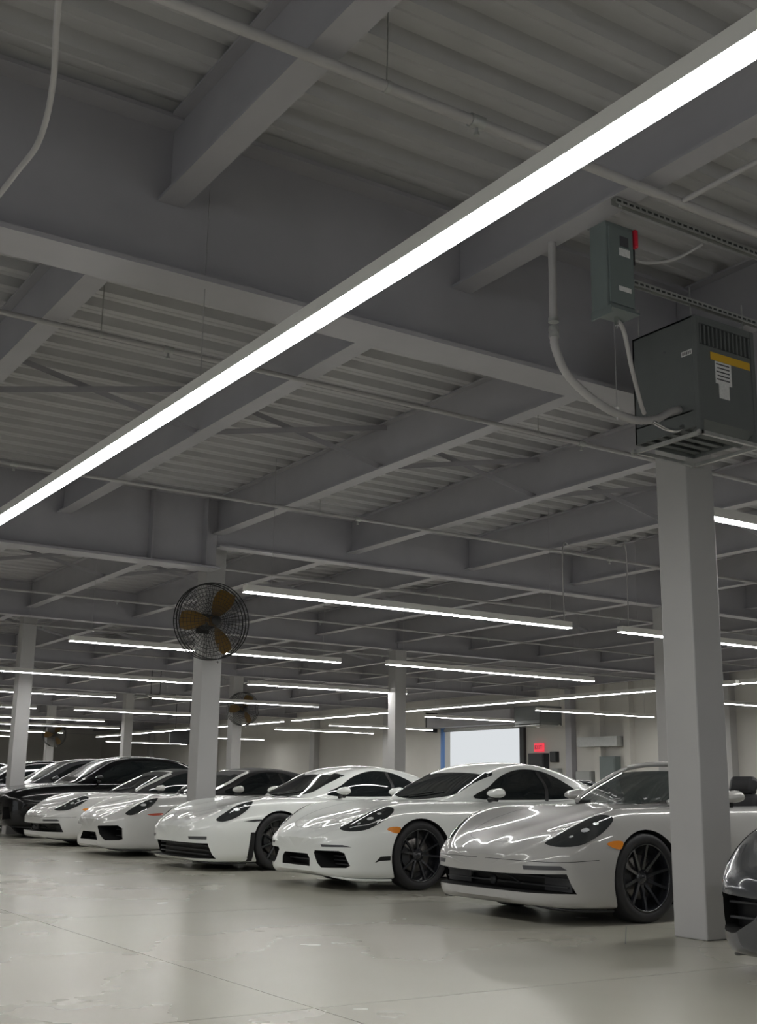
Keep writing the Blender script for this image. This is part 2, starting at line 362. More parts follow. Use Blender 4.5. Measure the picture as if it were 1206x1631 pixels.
# ------------------------------------------------------------------ pipes
def pipe(name, pts, r, m, label, cat, parts=None, n=10):
    m_ = MB(); m_.tube(pts, r, n)
    o = m_.build(name, m); tag(o, label, cat); return o
for y, r, lb in [(-1.82, .028, 'grey sprinkler pipe nearest the viewer, crossing under the joists at the top'), (2.1, .021, 'grey sprinkler pipe crossing behind the big diagonal lamp at mid height'),
                 (6.2, .021, 'grey sprinkler pipe just in front of the fan column, under the joists'), (10.4, .02, 'sprinkler pipe in the bay behind the fan column'), (14.5, .02, 'second sprinkler pipe behind the fan column'),
                 (18.8, .02, 'far sprinkler pipe passing behind the left column'), (23.0, .02, 'farthest sprinkler pipe above the distant lamps')]:
    root = empty('sprinkler_pipe', (0, y, 4.31)); tag(root, lb, 'pipe', 'sprinkler pipes under the joists')
    m_ = MB(); m_.tube([(XF0 + .3, 0, 0), (XF1 - .3, 0, 0)], r, 10); m_.build('pipe', M['pipe'], root)
    for i in range(-5, 9):
        x = i * SP + .35
        if i % 2: continue
        m_ = MB(); m_.tube([(x, 0, r), (x, 0, ZD - 4.31)], .004, 5); m_.tube([(x - .012, 0, 0), (x + .012, 0, 0)], r + .004, 10); m_.build('hanger', M['galv'], root)
        m_ = MB(); xx = x + .55
        m_.tube([(xx - .04, 0, 0), (xx + .04, 0, 0)], r + .009, 10)
        m_.tube([(xx, 0, -r), (xx, 0, -r - .035)], .009, 8); m_.tube([(xx, 0, -r - .035), (xx, 0, -r - .05)], .016, 8); m_.build('sprinkler_head', M['galv'], root)
pipe('branch_pipe', [(-1.95, -1.85, 4.31), (-1.95, -7.5, 4.31)], .017, M['pipe'], 'thin branch pipe running off the nearest sprinkler pipe above the switch box', 'pipe')
pipe('conduit', bez([(-5.62, -2.6, 4.86), (-5.66, -2.1, 4.1), (-5.5, -1.5, 3.93), (-5.43, -1.1, 3.88), (-5.44, -.8, 3.86), (-5.46, -.4, 3.84)], 6), .014, M['pipe'], 'curved grey flexible conduit dropping at the upper left corner', 'conduit')
pipe('hanging_wire', [(-5.85, -1.75, 4.86), (-5.72, -1.2, 3.85)], .003, M['wire'], 'thin wire beside the curved conduit at the upper left', 'wire')
for xx, lb, pp in [(4.2, 'thin conduit rising from the right end of the bright lamp by the fan', [(4.15, 6.0, 3.28), (4.15, 6.0, 4.3), (4.3, 6.0, 4.36), (4.5, 5.9, 4.34)]),
               (5.2, 'thin conduit rising from the left end of the lamp cut by the nearest column', [(5.22, 5.85, 3.28), (5.22, 5.85, 4.38), (5.1, 5.85, 4.43), (4.75, 5.85, 4.42), (4.5, 5.88, 4.40)])]:
    pipe('lamp_conduit', bez(pp, 6), .009, M['pipe'], lb, 'conduit')

# ------------------------------------------------------------------ unit heater by the nearest column
def heater(x0, x1, y0, y1, z0, z1, label, detail=True):
    root = empty('unit_heater', ((x0 + x1) / 2, (y0 + y1) / 2, z0)); cx, cy = root.location.x, root.location.y
    a, b, c, d, h = x0 - cx, x1 - cx, y0 - cy, y1 - cy, z1 - z0; t = .012
    m_ = MB()
    m_.box(a, a + t, c, d, .05, h); m_.box(b - t, b, c, d, .05, h); m_.box(a, b, d - t, d, .05, h); m_.box(a, b, c, d, h - t, h)
    m_.box(a, b, c + .05, d, .16, .17)
    m_.build('cabinet', M['heater'], root)
    m_ = MB(); m_.box(a + .035, b - .035, c - .006, c + .008, .10, h - .2); 
    m_.add([(a + .035, c - .004, .10), (b - .035, c - .004, .10), (b - .035, c + .12, .02), (a + .035, c + .12, .02)], [(0, 1, 2, 3)])
    m_.build('front_panel', M['heater'], root)
    m_ = MB(); m_.cbox(a - .002, a + .035, c - .014, c + .02, .0, h, .004); m_.cbox(b - .035, b + .002, c - .014, c + .02, .0, h, .004); m_.box(a, b, c - .010, c + .006, h - .05, h)
    m_.build('corner_trim', M['heater'], root)
    m_ = MB(); m_.box(a + .04, b - .04, c + .002, c + .008, h - .2, h - .05); m_.build('vent_back', M['heater_dark'], root)
    n = 13
    for i in range(n):
        xx = a + .05 + (b - a - .1) * i / (n - 1); m_ = MB(); m_.box(xx - .007, xx + .007, c - .010, c + .002, h - .195, h - .055); m_.build('louvre', M['heater'], root)
    m_ = MB()
    for (p, q) in [((a - .02, c - .02), (b + .02, c - .02)), ((a - .02, d + .0), (b + .08, d + .0)), ((a - .0, c - .02), (a - .0, d + .03)), ((b, c - .02), (b, d + .03))]:
        m_.box(min(p[0], q[0]) - .012, max(p[0], q[0]) + .012, min(p[1], q[1]) - .012, max(p[1], q[1]) + .012, -.012, .012)
    m_.build('base_frame', M['galv'], root)
    m_ = MB()
    for i in range(5):
        yy = c + .08 + (d - c - .16) * i / 4; m_.box(a + .02, b - .02, yy, yy + .05, .07, .078)
    m_.build('bottom_grille', M['heater'], root)
    if detail:
        m_ = MB(); m_.box(a + .14, b - .05, c - .009, c - .006, h - .29, h - .235); m_.build('warning_label', M['yellow'], root)
        m_ = MB(); m_.box(a + .18, a + .34, c - .009, c - .006, h - .45, h - .292); m_.box(a + .21, a + .31, c - .0095, c - .006, h - .55, h - .45)
        for i in range(5): m_.box(a + .19 + .01 * (i % 2), a + .32, c - .0100, c - .0091, h - .315 - .027 * i, h - .306 - .027 * i, 1)
        m_.build('paper_label', [M['paper'], M['ink']], root)
        m_ = MB(); m_.box(a - .0025, a + .001, c + .03, c + .12, h - .27, h - .235)
        for i in range(5): m_.box(a - .003, a - .002, c + .036 + .016 * i, c + .046 + .016 * i, h - .264, h - .242, 1)
        m_.build('name_plate', [M['paper'], M['ink']], root)
        m_ = MB(); m_.tube([(a - .012, (c + d) / 2 - .02, .64), (a + .002, (c + d) / 2 - .02, .64)], .006, 8); m_.build('screw', M['chrome'], root)
    for sx in (a + .03, b - .03):
        for sy in (c + .05, d - .04):
            m_ = MB(); m_.tube([(sx, sy, h - .005), (sx, sy, ZJ - .01 - z0)], .006, 6); m_.build('hanger_rod', M['galv'], root)
    tag(root, label, 'heater'); return root
heater(-.97, -.385, -1.02, -.45, 3.30, 4.13, 'dark grey-green unit heater with yellow label hanging at the right edge by the nearest column')
heater(17.4, 18.3, 21.9, 23.1, 3.03, 3.62, 'small dark unit heater hanging right of the roller door', False)
def strut(y, x0, x1, z, label):
    root = empty('perforated_strut', (x0, y, z)); L = x1 - x0
    m_ = MB(); m_.box(0, L, -.02, .02, .036, .04); m_.box(0, L, -.02, -.017, 0, .036); m_.box(0, L, .017, .02, 0, .036)
    n = int(L / .05)
    for i in range(n): m_.box(i * .05 + .008, i * .05 + .04, -.0215, -.0205, .012, .026, 1)
    m_.build('channel', [M['galv'], M['heater_dark']], root)
    for xx in (.05, L - .05):
        m_ = MB(); m_.tube([(xx, 0, -.012), (xx, 0, .06)], .007, 6); m_.tube([(xx, 0, -.012), (xx, 0, 0)], .014, 6); m_.build('bolt', M['galv'], root)
    tag(root, label, 'strut'); return root
strut(-1.58, -2.24, .1, ZJ - .045, 'perforated steel strut above the grey switch box, nearer one')
strut(-.98, -1.75, .1, ZJ - .045 - .1, 'perforated steel strut above the unit heater, farther one')
# switch box
sb = empty('switch_box', (-1.97, -1.28, 3.80)); tag(sb, 'grey-green electrical switch box with red handle above the curved conduit', 'switch box')
m_ = MB(); m_.cbox(-.115, .115, -.07, .07, 0, .56, .006); m_.build('enclosure', M['disc_green'], sb)
m_ = MB(); m_.cbox(-.10, .10, -.082, -.068, .03, .53, .004); m_.build('door', M['disc_green'], sb)
m_ = MB(); m_.box(-.12, .12, -.10, .07, -.012, -.001); m_.box(-.12, -.11, -.10, .07, -.05, -.01); m_.build('bottom_flange', M['disc_green'], sb)
m_ = MB(); m_.cbox(.115, .150, -.05, .03, .34, .50, .005); m_.build('handle_base', M['trim'], sb)
m_ = MB(); m_.cbox(.118, .148, -.085, -.045, .44, .56, .008); m_.build('red_handle', M['red'], sb)['label'] = 'red switch handle'
m_ = MB(); m_.box(-.02, .07, -.085, -.082, .35, .40); m_.build('rating_label', M['paper'], sb)
m_ = MB(); m_.box(-.01, .06, -.0845, -.082, .415, .48); m_.build('dark_label', M['ink'], sb)
m_ = MB(); m_.box(-.03, .07, -.0845, -.082, .12, .15); m_.build('lower_label', M['paper'], sb)
m_ = MB(); m_.tube([(.02, 0, -.01), (.02, 0, -.07)], .012, 8); m_.tube([(.02, 0, -.07), (.02, 0, -.085)], .007, 8); m_.build('cable_gland', M['chrome'], sb)
# conduits around the heater
pts = [(-2.14, -.93, 4.36), (-2.14, -.93, 3.85)]
r1 = empty('power_conduit', (-2.14, -.93, 3.75)); tag(r1, 'thick grey conduit dropping from the joist and curving to the unit heater', 'conduit')
def rel(root, P): return [Vector(p) - root.location for p in P]
m_ = MB(); m_.tube(rel(r1, [(-2.14, -.93, ZJ), (-2.14, -.93, 3.84)]), .026, 12); m_.build('rigid_conduit', M['pipe'], r1)
m_ = MB()
for zz in (3.84, 3.78, 3.74): m_.tube(rel(r1, [(-2.14, -.93, zz - .014), (-2.14, -.93, zz + .014)]), .034, 10)
m_.build('coupling', M['galv'], r1)
m_ = MB(); fx = bez(rel(r1, [(-2.14, -.93, 3.80), (-2.13, -.93, 3.66), (-2.03, -.93, 3.50), (-1.80, -.93, 3.375), (-1.50, -.92, 3.32), (-1.25, -.90, 3.37), (-1.10, -.88, 3.45), (-.97, -.86, 3.50)]), 12)
m_.tube(fx, .027, 12, rs=[.025 + .003 * (i % 2) for i in range(len(fx))]); m_.build('flexible_conduit', M['pipe'], r1)
r2 = empty('control_cable', (-1.9, -1.26, 3.75)); tag(r2, 'pale cable running from the switch box down to the curved conduit', 'cable')
m_ = MB(); m_.tube(bez(rel(r2, [(-1.92, -1.25, 3.79), (-1.84, -1.23, 3.74), (-1.70, -1.15, 3.55), (-1.50, -1.02, 3.40), (-1.42, -.97, 3.36)]), 8), .014, 10); m_.build('cable', M['pipe'], r2)
r3 = pipe('gas_connector', bez([(-1.30, -.93, 3.335), (-1.18, -.93, 3.31), (-1.05, -.9, 3.33), (-.96, -.88, 3.385)], 8), .014, M['chrome'], 'shiny flexible connector loop at the lower left of the unit heater', 'connector')
pipe('support_wire', [(-1.62, -.93, ZJ), (-1.62, -.93, 3.36)], .003, M['wire'], 'thin support wire holding the curved conduit', 'wire')
m_ = MB(); m_.tube([(-1.62, -.93, 3.372), (-1.62, -.93, 3.355), (-1.62, -.93, 3.335)], .016, 10); m_.tube([(-1.62, -.93, 3.29), (-1.62, -.93, 3.335)], .006, 8)
tag(m_.build('wire_clamp', M['paper']), 'small pale clamp under the curved conduit at its support wire', 'clamp')
pipe('handle_conduit', bez([(-1.83, -1.27, 4.22), (-1.68, -1.27, 4.22), (-1.5, -1.35, 4.26), (-1.4, -1.5, 4.33)], 6), .011, M['pipe'], 'thin curved conduit from the red switch handle up to the perforated strut', 'conduit')

# ------------------------------------------------------------------ cage fans
def fan(X, Y, Z, R, label, detail=2):
    root = empty('cage_fan', (X, Y, Z)); n = 48 if detail == 2 else 24
    m_ = MB()
    def ring(r, y, t): m_.tube([(r * math.cos(2 * math.pi * k / n), y, r * math.sin(2 * math.pi * k / n)) for k in range(n + 1)], t, 5, caps=False)
    ring(R, 0, .009); ring(R, -.09, .008); ring(R, .09, .008)
    m_.build('guard_rim', M['fanblk'], root)
    m_ = MB()
    for rr in [R * q for q in (.2, .3, .4, .5, .6, .7, .8, .9)]: 
        for sgn in (-1, 1): ring(rr, sgn * (.09 + .06 * math.cos(rr / R * math.pi / 2)), .003)
    ns = 48 if detail == 2 else 16
    for k in range(ns):
        a = 2 * math.pi * k / ns
        for sgn in (-1, 1):
            m_.tube([(rr * math.cos(a), sgn * (.09 + .06 * math.cos(rr / R * math.pi / 2)), rr * math.sin(a)) for rr in (R * .1, R * .4, R * .7, R)], .003, 4, caps=False)
    m_.build('wire_guard', M['fanblk'], root)['kind'] = 'stuff'
    m_ = MB(); m_.lathe([(0, -.155), (R * .12, -.155), (R * .12, -.13), (.0, -.13)], 16); m_.build('guard_cap', M['fanblk'], root)
    m_ = MB(); m_.lathe([(0, .0), (R * .17, 0), (R * .19, .04), (R * .19, .22), (0, .24)], 18); m_.build('motor', M['fanblk'], root)
    for k in range(3):
        a0 = math.radians((62, 182, 302)[k]); m_ = MB(); vs = []; nr, nc = 8, 5
        for i in range(nr):
            rr = R * (.12 + .80 * i / (nr - 1)); half = math.radians(10 + 15 * math.sin(math.pi * min(1, .25 + i / (nr - 1) * .7)))
            for j in range(nc):
                a = a0 + half * (j / (nc - 1) * 2 - 1); vs.append((rr * math.cos(a), -.02 + .05 * (j / (nc - 1) * 2 - 1), rr * math.sin(a)))
        m_.add(vs, [(i * nc + j, i * nc + j + 1, (i + 1) * nc + j + 1, (i + 1) * nc + j) for i in range(nr - 1) for j in range(nc - 1)], 0, True)
        m_.add([(x, yy + .004, z) for x, yy, z in vs], [(i * nc + j, (i + 1) * nc + j, (i + 1) * nc + j + 1, i * nc + j + 1) for i in range(nr - 1) for j in range(nc - 1)], 0, True)
        m_.build('blade', M['fanyel'], root)
    m_ = MB(); m_.lathe([(0, -.05), (R * .13, -.05), (R * .13, .03), (0, .03)], 16); m_.build('hub', M['fanyel'], root)
    m_ = MB(); m_.box(-.04, .04, .2, .29, -.05, .05); m_.box(-.10, .10, .285, .30, -.14, .14); m_.build('mounting_bracket', M['fanblk'], root)
    m_ = MB(); m_.tube([(0.06, -.1, -R * .62), (0.06, -.13, -R * .62), (0.06, -.12, -R - .06)], .004, 5)
    for zz in (-.62, -.72, -.8, -1.08): m_.lathe([(0, -.014), (.014, 0), (0, .014)], 8, Matrix.Translation((.06, -.13, R * zz)))
    m_.build('pull_chain', M['chrome'], root)
    tag(root, label, 'fan', 'black cage fans with yellow blades on columns'); return root
fan(.19, 8.85, 3.24, .53, 'large black cage fan with yellow blades mounted high on the column')
fan(LB + .03, 3 * LA - .43, 3.22, .47, 'smaller cage fan on the far column right of the fan column')
fan(LB + .05, 5 * LA - .43, 3.0, .47, 'smallest and farthest cage fan near the left column')

# ------------------------------------------------------------------ far wall things
m_ = MB(); m_.box(XF1 - .12, XF1 - .001, DY0 - .22, DY0, 0, DH + .1); d1 = struct(m_.build('door_1', M['dark']))
m_ = MB(); m_.box(XF1 - .10, XF1 - .001, DY1, DY1 + .14, 0, DH + .05); m_.build('door_track', M['blue'], d1)
m_ = MB(); m_.box(XF1 - .60, XF1 - .13, DY0 - .1, DY1 + .35, DH + .02, DH + .52); o = m_.build('door_hood', M['steel'], d1)
m_ = MB(); m_.box(XF1 - .62, XF1 - .10, DY1 + .352, DY1 + .40, DH - .12, DH + .60); m_.build('hood_bracket', M['dark'], d1)
m_ = MB(); m_.tube([(XF1 - .42, DY1 + .41, DH + .3), (XF1 - .42, DY1 + .55, DH + .3)], .12, 12); m_.build('chain_wheel', M['galv'], d1)
m_ = MB(); m_.box(XF1 - .06, XF1 - .02, DY0 + .01, DY1 - .01, DH - .12, DH - .01); m_.build('bottom_bar', M['galv'], d1)
es = empty('exit_sign', (XF1 - .05, 25.0, 2.5)); tag(es, 'red lit exit sign on the wall right of the roller door', 'sign')
m_ = MB(); m_.box(-.035, .035, -.22, .22, -.14, .14); m_.build('sign_panel', M['exitred'], es)
cu = bpy.data.curves.new('lettering', 'FONT'); cu.body = 'EXIT'; cu.size = .19; cu.extrude = .002; cu.align_x = 'CENTER'; cu.align_y = 'CENTER'
to = bpy.data.objects.new('lettering_curve', cu); COL.objects.link(to); bpy.context.view_layer.update()
tm = bpy.data.meshes.new_from_object(to.evaluated_get(bpy.context.evaluated_depsgraph_get())); bpy.data.objects.remove(to); tm.materials.append(M['ink'])
lt = obj('lettering', tm, es, (-.038, 0, 0)); lt.rotation_euler = (math.radians(90), 0, math.radians(-90))
def wbox(name, y0, y1, z0, z1, dpt, m, label, cat):
    e_ = empty(name, (XF1 - dpt / 2 - .002, (y0 + y1) / 2, z0)); hh = z1 - z0; a = (y1 - y0) / 2
    q = MB(); q.cbox(-dpt / 2, dpt / 2, -a, a, 0, hh, .01); q.build('enclosure', m, e_)
    q = MB(); q.cbox(-dpt / 2 - .02, -dpt / 2 - .001, -a * .9, a * .9, hh * .05, hh * .95, .004); q.build('cover', m, e_)
    tag(e_, label, cat); return e_
wbox('control_cabinet', 24.55, 25.35, 1.35, 2.3, .25, M['dark'], 'black control cabinet below the exit sign', 'cabinet')
wbox('junction_box', 24.05, 24.35, 2.0, 2.35, .15, M['dark'], 'small black junction box beside the black control cabinet', 'box')
wbox('junction_box', 23.9, 24.3, 1.4, 1.8, .2, M['door'], 'small grey junction box low beside the black control cabinet', 'box')
wbox('electrical_panel', 21.2, 21.9, .6, 2.15, .25, M['disc_green'], 'grey-green electrical panel on the wall between door and nearest column', 'panel')
wbox('electrical_panel', 22.3, 23.0, 1.2, 1.7, .25, M['door'], 'low grey electrical box left of the grey-green panel', 'panel')
for i, y in enumerate((23.35, 22.0, 20.7)):
    q = MB(); q.box(XF1 - .22, XF1 - .002, y - .14, y + .14, 0, 4.86); q.build('pilaster', M['steel' if i == 0 else 'wall'], wr_)
q = MB(); q.box(XF1 - .45, XF1 - .01, 20.9, 22.7, 2.45, 2.75); tag(q.build('duct', M['galv']), 'pale duct on the wall above the grey-green electrical panel', 'duct')
tv = empty('wall_screen', (13.6, 40.0, 2.75)); tag(tv, 'black screen hanging under the far lamp left of the fan column', 'screen')
q = MB(); q.cbox(-.55, .55, -.04, .04, 0, .6, .01); q.build('panel', M['dark'], tv)
for xx in (-.3, .3): q = MB(); q.tube([(xx, 0, .6), (xx, 0, ZD - 2.76)], .012, 6); q.build('hanger_rod', M['dark'], tv)
cu_ = empty('ceiling_unit', (7.6, 28.6, 3.72)); tag(cu_, 'four-armed ceiling unit on two rods, between far column and fan column', 'ceiling unit')
q = MB(); q.lathe([(0, -.1), (.18, -.08), (.22, 0), (.12, .08), (0, .1)], 14, Matrix.Rotation(math.pi / 2, 4, 'X')); q.build('hub', M['dark'], cu_)
for k in range(4):
    a = math.pi / 4 + k * math.pi / 2; q = MB(); q.tube([(.15 * math.cos(a), .15 * math.sin(a), 0), (.7 * math.cos(a), .7 * math.sin(a), .02)], .05, 6); q.build('arm', M['galv'], cu_)
for xx in (-.15, .15): q = MB(); q.tube([(xx, 0, .05), (xx, 0, ZD - 3.73)], .012, 6); q.build('hanger_rod', M['dark'], cu_)
# ------------------------------------------------------------------ cars (local x = distance behind the nose tip, y = across, z = up)
def ip(tab, u):
    n = len(tab)
    if u <= tab[0][0]: return tab[0][1]
    if u >= tab[-1][0]: return tab[-1][1]
    i = 0
    while tab[i + 1][0] < u: i += 1
    def sl(k):
        if k == 0: return (tab[1][1] - tab[0][1]) / (tab[1][0] - tab[0][0])
        if k == n - 1: return (tab[-1][1] - tab[-2][1]) / (tab[-1][0] - tab[-2][0])
        a = (tab[k][1] - tab[k - 1][1]) / (tab[k][0] - tab[k - 1][0]); b = (tab[k + 1][1] - tab[k][1]) / (tab[k + 1][0] - tab[k][0])
        return 0 if a * b <= 0 else 2 * a * b / (a + b)
    h = tab[i + 1][0] - tab[i][0]; t = (u - tab[i][0]) / h; m0, m1 = sl(i) * h, sl(i + 1) * h
    a, b = tab[i][1], tab[i + 1][1]
    return (2 * t ** 3 - 3 * t * t + 1) * a + (t ** 3 - 2 * t * t + t) * m0 + (-2 * t ** 3 + 3 * t * t) * b + (t ** 3 - t * t) * m1
def cr2(pts, n=4):
    P = [(2 * pts[0][0] - pts[1][0], 2 * pts[0][1] - pts[1][1])] + list(pts) + [(2 * pts[-1][0] - pts[-2][0], 2 * pts[-1][1] - pts[-2][1])]; out = []
    for i in range(1, len(P) - 2):
        for k in range(n):
            t = k / n; q = []
            for c in (0, 1):
                a, b, cc, d = P[i - 1][c], P[i][c], P[i + 1][c], P[i + 2][c]
                q.append(0.5 * (2 * b + (cc - a) * t + (2 * a - 5 * b + 4 * cc - d) * t * t + (3 * b - a - 3 * cc + d) * t ** 3))
            out.append(tuple(q))
    out.append(tuple(pts[-1])); return out
def loft(name, us, secf, mats, closed=True):
    vs = []; fs = []; n = None
    for u in us:
        s_ = cr2(secf(u), 4)                       # from centre bottom round the left side to centre top
        ring = [(u, max(0.0, y), z) for y, z in s_]; ring[0] = (u, 0, s_[0][1]); ring[-1] = (u, 0, s_[-1][1])
        full = ring + [(u, -y, z) for (u_, y, z) in reversed(ring[1:-1])]; n = len(full); vs += full
    for i in range(len(us) - 1):
        for k in range(n):
            k2 = (k + 1) % n; fs.append((i * n + k, i * n + k2, (i + 1) * n + k2, (i + 1) * n + k))
    for base in (0, (len(us) - 1) * n):
        c = len(vs); vs.append((vs[base][0], 0, sum(vs[base + k][2] for k in range(n)) / n))
        for k in range(n): fs.append((base + k, base + (k + 1) % n, c))
    me = bpy.data.meshes.new(name); me.from_pydata(vs, [], fs)
    for m_ in mats: me.materials.append(m_)
    bm = bmesh.new(); bm.from_mesh(me); bmesh.ops.recalc_face_normals(bm, faces=bm.faces[:]); bm.to_mesh(me); bm.free(); me.update(); return me
def stations(L, n=84):
    return [L * (0.5 * (1 - math.cos(math.pi * i / n)) * .75 + .25 * i / n) for i in range(n + 1)]
def bvh_of(*meshes):
    vs = []; fs = []
    for me in meshes:
        o = len(vs); vs += [v.co.copy() for v in me.vertices]; fs += [tuple(i + o for i in p.vertices) for p in me.polygons]
    return BVHTree.FromPolygons(vs, fs)
def closed_cr(pts, n):
    N = len(pts); out = []
    for i in range(N):
        a, b, c, d = pts[i - 1], pts[i], pts[(i + 1) % N], pts[(i + 2) % N]
        for k in range(n):
            t = k / n; out.append(0.5 * ((2 * b) + (c - a) * t + (2 * a - 5 * b + 4 * c - d) * t * t + (3 * b - a - 3 * c + d) * t ** 3))
    return out
def patch(bvh, pts, d, off, m, name, parent, step=.06, rnd=4, skirt=.012):
    d = Vector(d).normalized(); ax = d.cross(Vector((0, 0, 1)))
    if ax.length < .1: ax = Vector((0, 1, 0))
    ax.normalize(); ay = ax.cross(d).normalized(); P = [Vector(p) for p in pts]
    P = closed_cr(P, rnd) if rnd > 1 else [a.lerp(b, t / 6) for a, b in zip(P, P[1:] + P[:1]) for t in range(6)]
    q = [Vector((p.dot(ax), p.dot(ay))) for p in P]; dep = sum(p.dot(d) for p in P) / len(P)
    nb = len(q); pts2 = list(q); xs_ = [p.x for p in q]; ys_ = [p.y for p in q]
    def inside(x, y):
        c = False
        for i in range(nb):
            a, b = q[i], q[i - 1]
            if (a.y > y) != (b.y > y) and x < (b.x - a.x) * (y - a.y) / (b.y - a.y) + a.x: c = not c
        return c
    x = min(xs_) + step / 2
    while x < max(xs_):
        y_ = min(ys_) + step / 2
        while y_ < max(ys_):
            if inside(x, y_): pts2.append(Vector((x, y_)))
            y_ += step
        x += step
    r = delaunay_2d_cdt(pts2, [(i, (i + 1) % nb) for i in range(nb)], [], 0, 1e-5)
    cen = [sum((q[i] for i in range(nb)), Vector((0, 0))) / nb][0]
    tri = [f for f in r[2] if inside(*(sum((r[0][i] for i in f), Vector((0, 0))) / len(f)))]
    v3 = []; nr = []
    for p in r[0]:
        o = ax * p.x + ay * p.y + d * (dep - 1.2); h = bvh.ray_cast(o, d, 2.2)
        if h[0] is None: h = bvh.find_nearest(o + d * 1.2)
        nn = h[1] if h[1].dot(d) < 0 else -h[1]
        v3.append(h[0] + nn * off); nr.append(nn)
    used = set(i for f in tri for i in f); ed = {}
    for f in tri:
        for a, b in zip(f, f[1:] + f[:1]): ed[(a, b)] = ed.get((a, b), 0) + 1
    bd = [e for e in ed if (e[1], e[0]) not in ed]; idx = {}; vs = list(v3); fs = [tuple(f) for f in tri]
    for a, b in bd:
        for c in (a, b):
            if c not in idx: idx[c] = len(vs); vs.append(v3[c] - nr[c] * skirt)
        fs.append((b, a, idx[a], idx[b]))
    me = bpy.data.meshes.new(name); me.from_pydata([tuple(v) for v in vs], [], fs); me.materials.append(m)
    bm = bmesh.new(); bm.from_mesh(me); bmesh.ops.delete(bm, geom=[v for v in bm.verts if not v.link_faces], context='VERTS')
    bmesh.ops.recalc_face_normals(bm, faces=bm.faces[:])
    bm.to_mesh(me); bm.free(); smooth_angle(me, 40); me.update()
    return obj(name, me, parent)
def mir(pts): return [(p[0], -p[1], p[2]) for p in pts]
def ribbon(bvh, pts, d, wd, m, name, parent, off=.0015, n=10):
    """thin strip laid on the body along a projected line"""
    d = Vector(d).normalized(); L = bez(pts, n); H = []
    for p in L:
        h = bvh.ray_cast(p - d * 1.2, d, 2.4)
        if h[0] is None: h = bvh.find_nearest(p)
        nn = h[1] if h[1].dot(d) < 0 else -h[1]; H.append((h[0], nn))
    vs = []; fs = []
    for i, (p, nn) in enumerate(H):
        t = (H[min(i + 1, len(H) - 1)][0] - H[max(i - 1, 0)][0]).normalized(); s_ = nn.cross(t).normalized()
        vs += [p + nn * off - s_ * wd / 2, p + nn * off + s_ * wd / 2]
    for i in range(len(H) - 1): fs.append((2 * i, 2 * i + 1, 2 * i + 3, 2 * i + 2))
    me = bpy.data.meshes.new(name); me.from_pydata([tuple(v) for v in vs], [], fs); me.materials.append(m); me.update(); return obj(name, me, parent)
def boolean(me, cutter, name):
    a = bpy.data.objects.new('tmp_a', me); b = bpy.data.objects.new('tmp_b', cutter); COL.objects.link(a); COL.objects.link(b)
    md = a.modifiers.new('b', 'BOOLEAN'); md.operation = 'DIFFERENCE'; md.object = b; md.solver = 'EXACT'; md.material_mode = 'TRANSFER'
    bpy.context.view_layer.update(); dg = bpy.context.evaluated_depsgraph_get()
    r = bpy.data.meshes.new_from_object(a.evaluated_get(dg)); r.name = name
    bpy.data.objects.remove(a); bpy.data.objects.remove(b); return r

SPEC = {}
SPEC['roadster'] = dict(L=4.38, over=.97, wb=2.475, R=.343, arch=.372, zax=.338, track=.885,
    w=[(0, .40), (.012, .50), (.035, .585), (.07, .655), (.13, .725), (.2, .785), (.32, .845), (.5, .885), (.75, .90), (1.1, .90), (1.5, .88), (2.1, .872), (2.7, .885), (3.2, .91), (3.6, .91), (3.95, .865), (4.15, .79), (4.28, .70), (4.36, .58), (4.38, .5)],
    zb=[(0, .178), (.035, .152), (.1, .132), (.25, .115), (.6, .108), (3.6, .13), (4.05, .2), (4.38, .36)],
    zh=[(0, .50), (.02, .53), (.06, .562), (.15, .605), (.3, .655), (.5, .70), (.8, .762), (1.1, .825), (1.35, .872), (1.6, .905), (2.0, .915), (3.0, .93), (3.6, .93), (4.0, .90), (4.2, .86), (4.35, .78), (4.38, .7)],
    zc=[(0, .49), (.02, .517), (.06, .545), (.13, .585), (.22, .64), (.34, .712), (.48, .782), (.65, .835), (.85, .866), (1.1, .875), (1.4, .882), (1.8, .885), (2.4, .89), (3.0, .905), (3.4, .92), (3.8, .90), (4.1, .86), (4.3, .78), (4.38, .66)],
    zm=[(0, .38), (.3, .42), (.9, .52), (2, .55), (3.3, .56), (4.38, .55)],
    gu=[1.34, 1.40, 1.48, 1.58, 1.7, 1.82, 1.95, 2.05, 2.15, 2.28, 2.42, 2.6, 2.8, 3.0, 3.2, 3.4, 3.6, 3.8, 3.95, 4.08],
    gz=[(1.34, .875), (1.5, .972), (1.75, 1.115), (2.0, 1.232), (2.2, 1.292), (2.45, 1.322), (2.7, 1.318), (3.0, 1.275), (3.4, 1.175), (3.8, 1.05), (4.08, .945)],
    gb=[(1.34, .46), (1.40, .60), (1.5, .68), (1.65, .735), (1.9, .765), (2.4, .775), (2.9, .76), (3.3, .71), (3.7, .62), (4.08, .5)],
    gr=[(1.34, .40), (1.42, .545), (1.55, .60), (1.75, .605), (2.0, .585), (2.4, .56), (2.9, .52), (3.4, .46), (4.08, .36)], gbase=.80)
s9 = dict(SPEC['roadster']); SPEC['coupe'] = s9
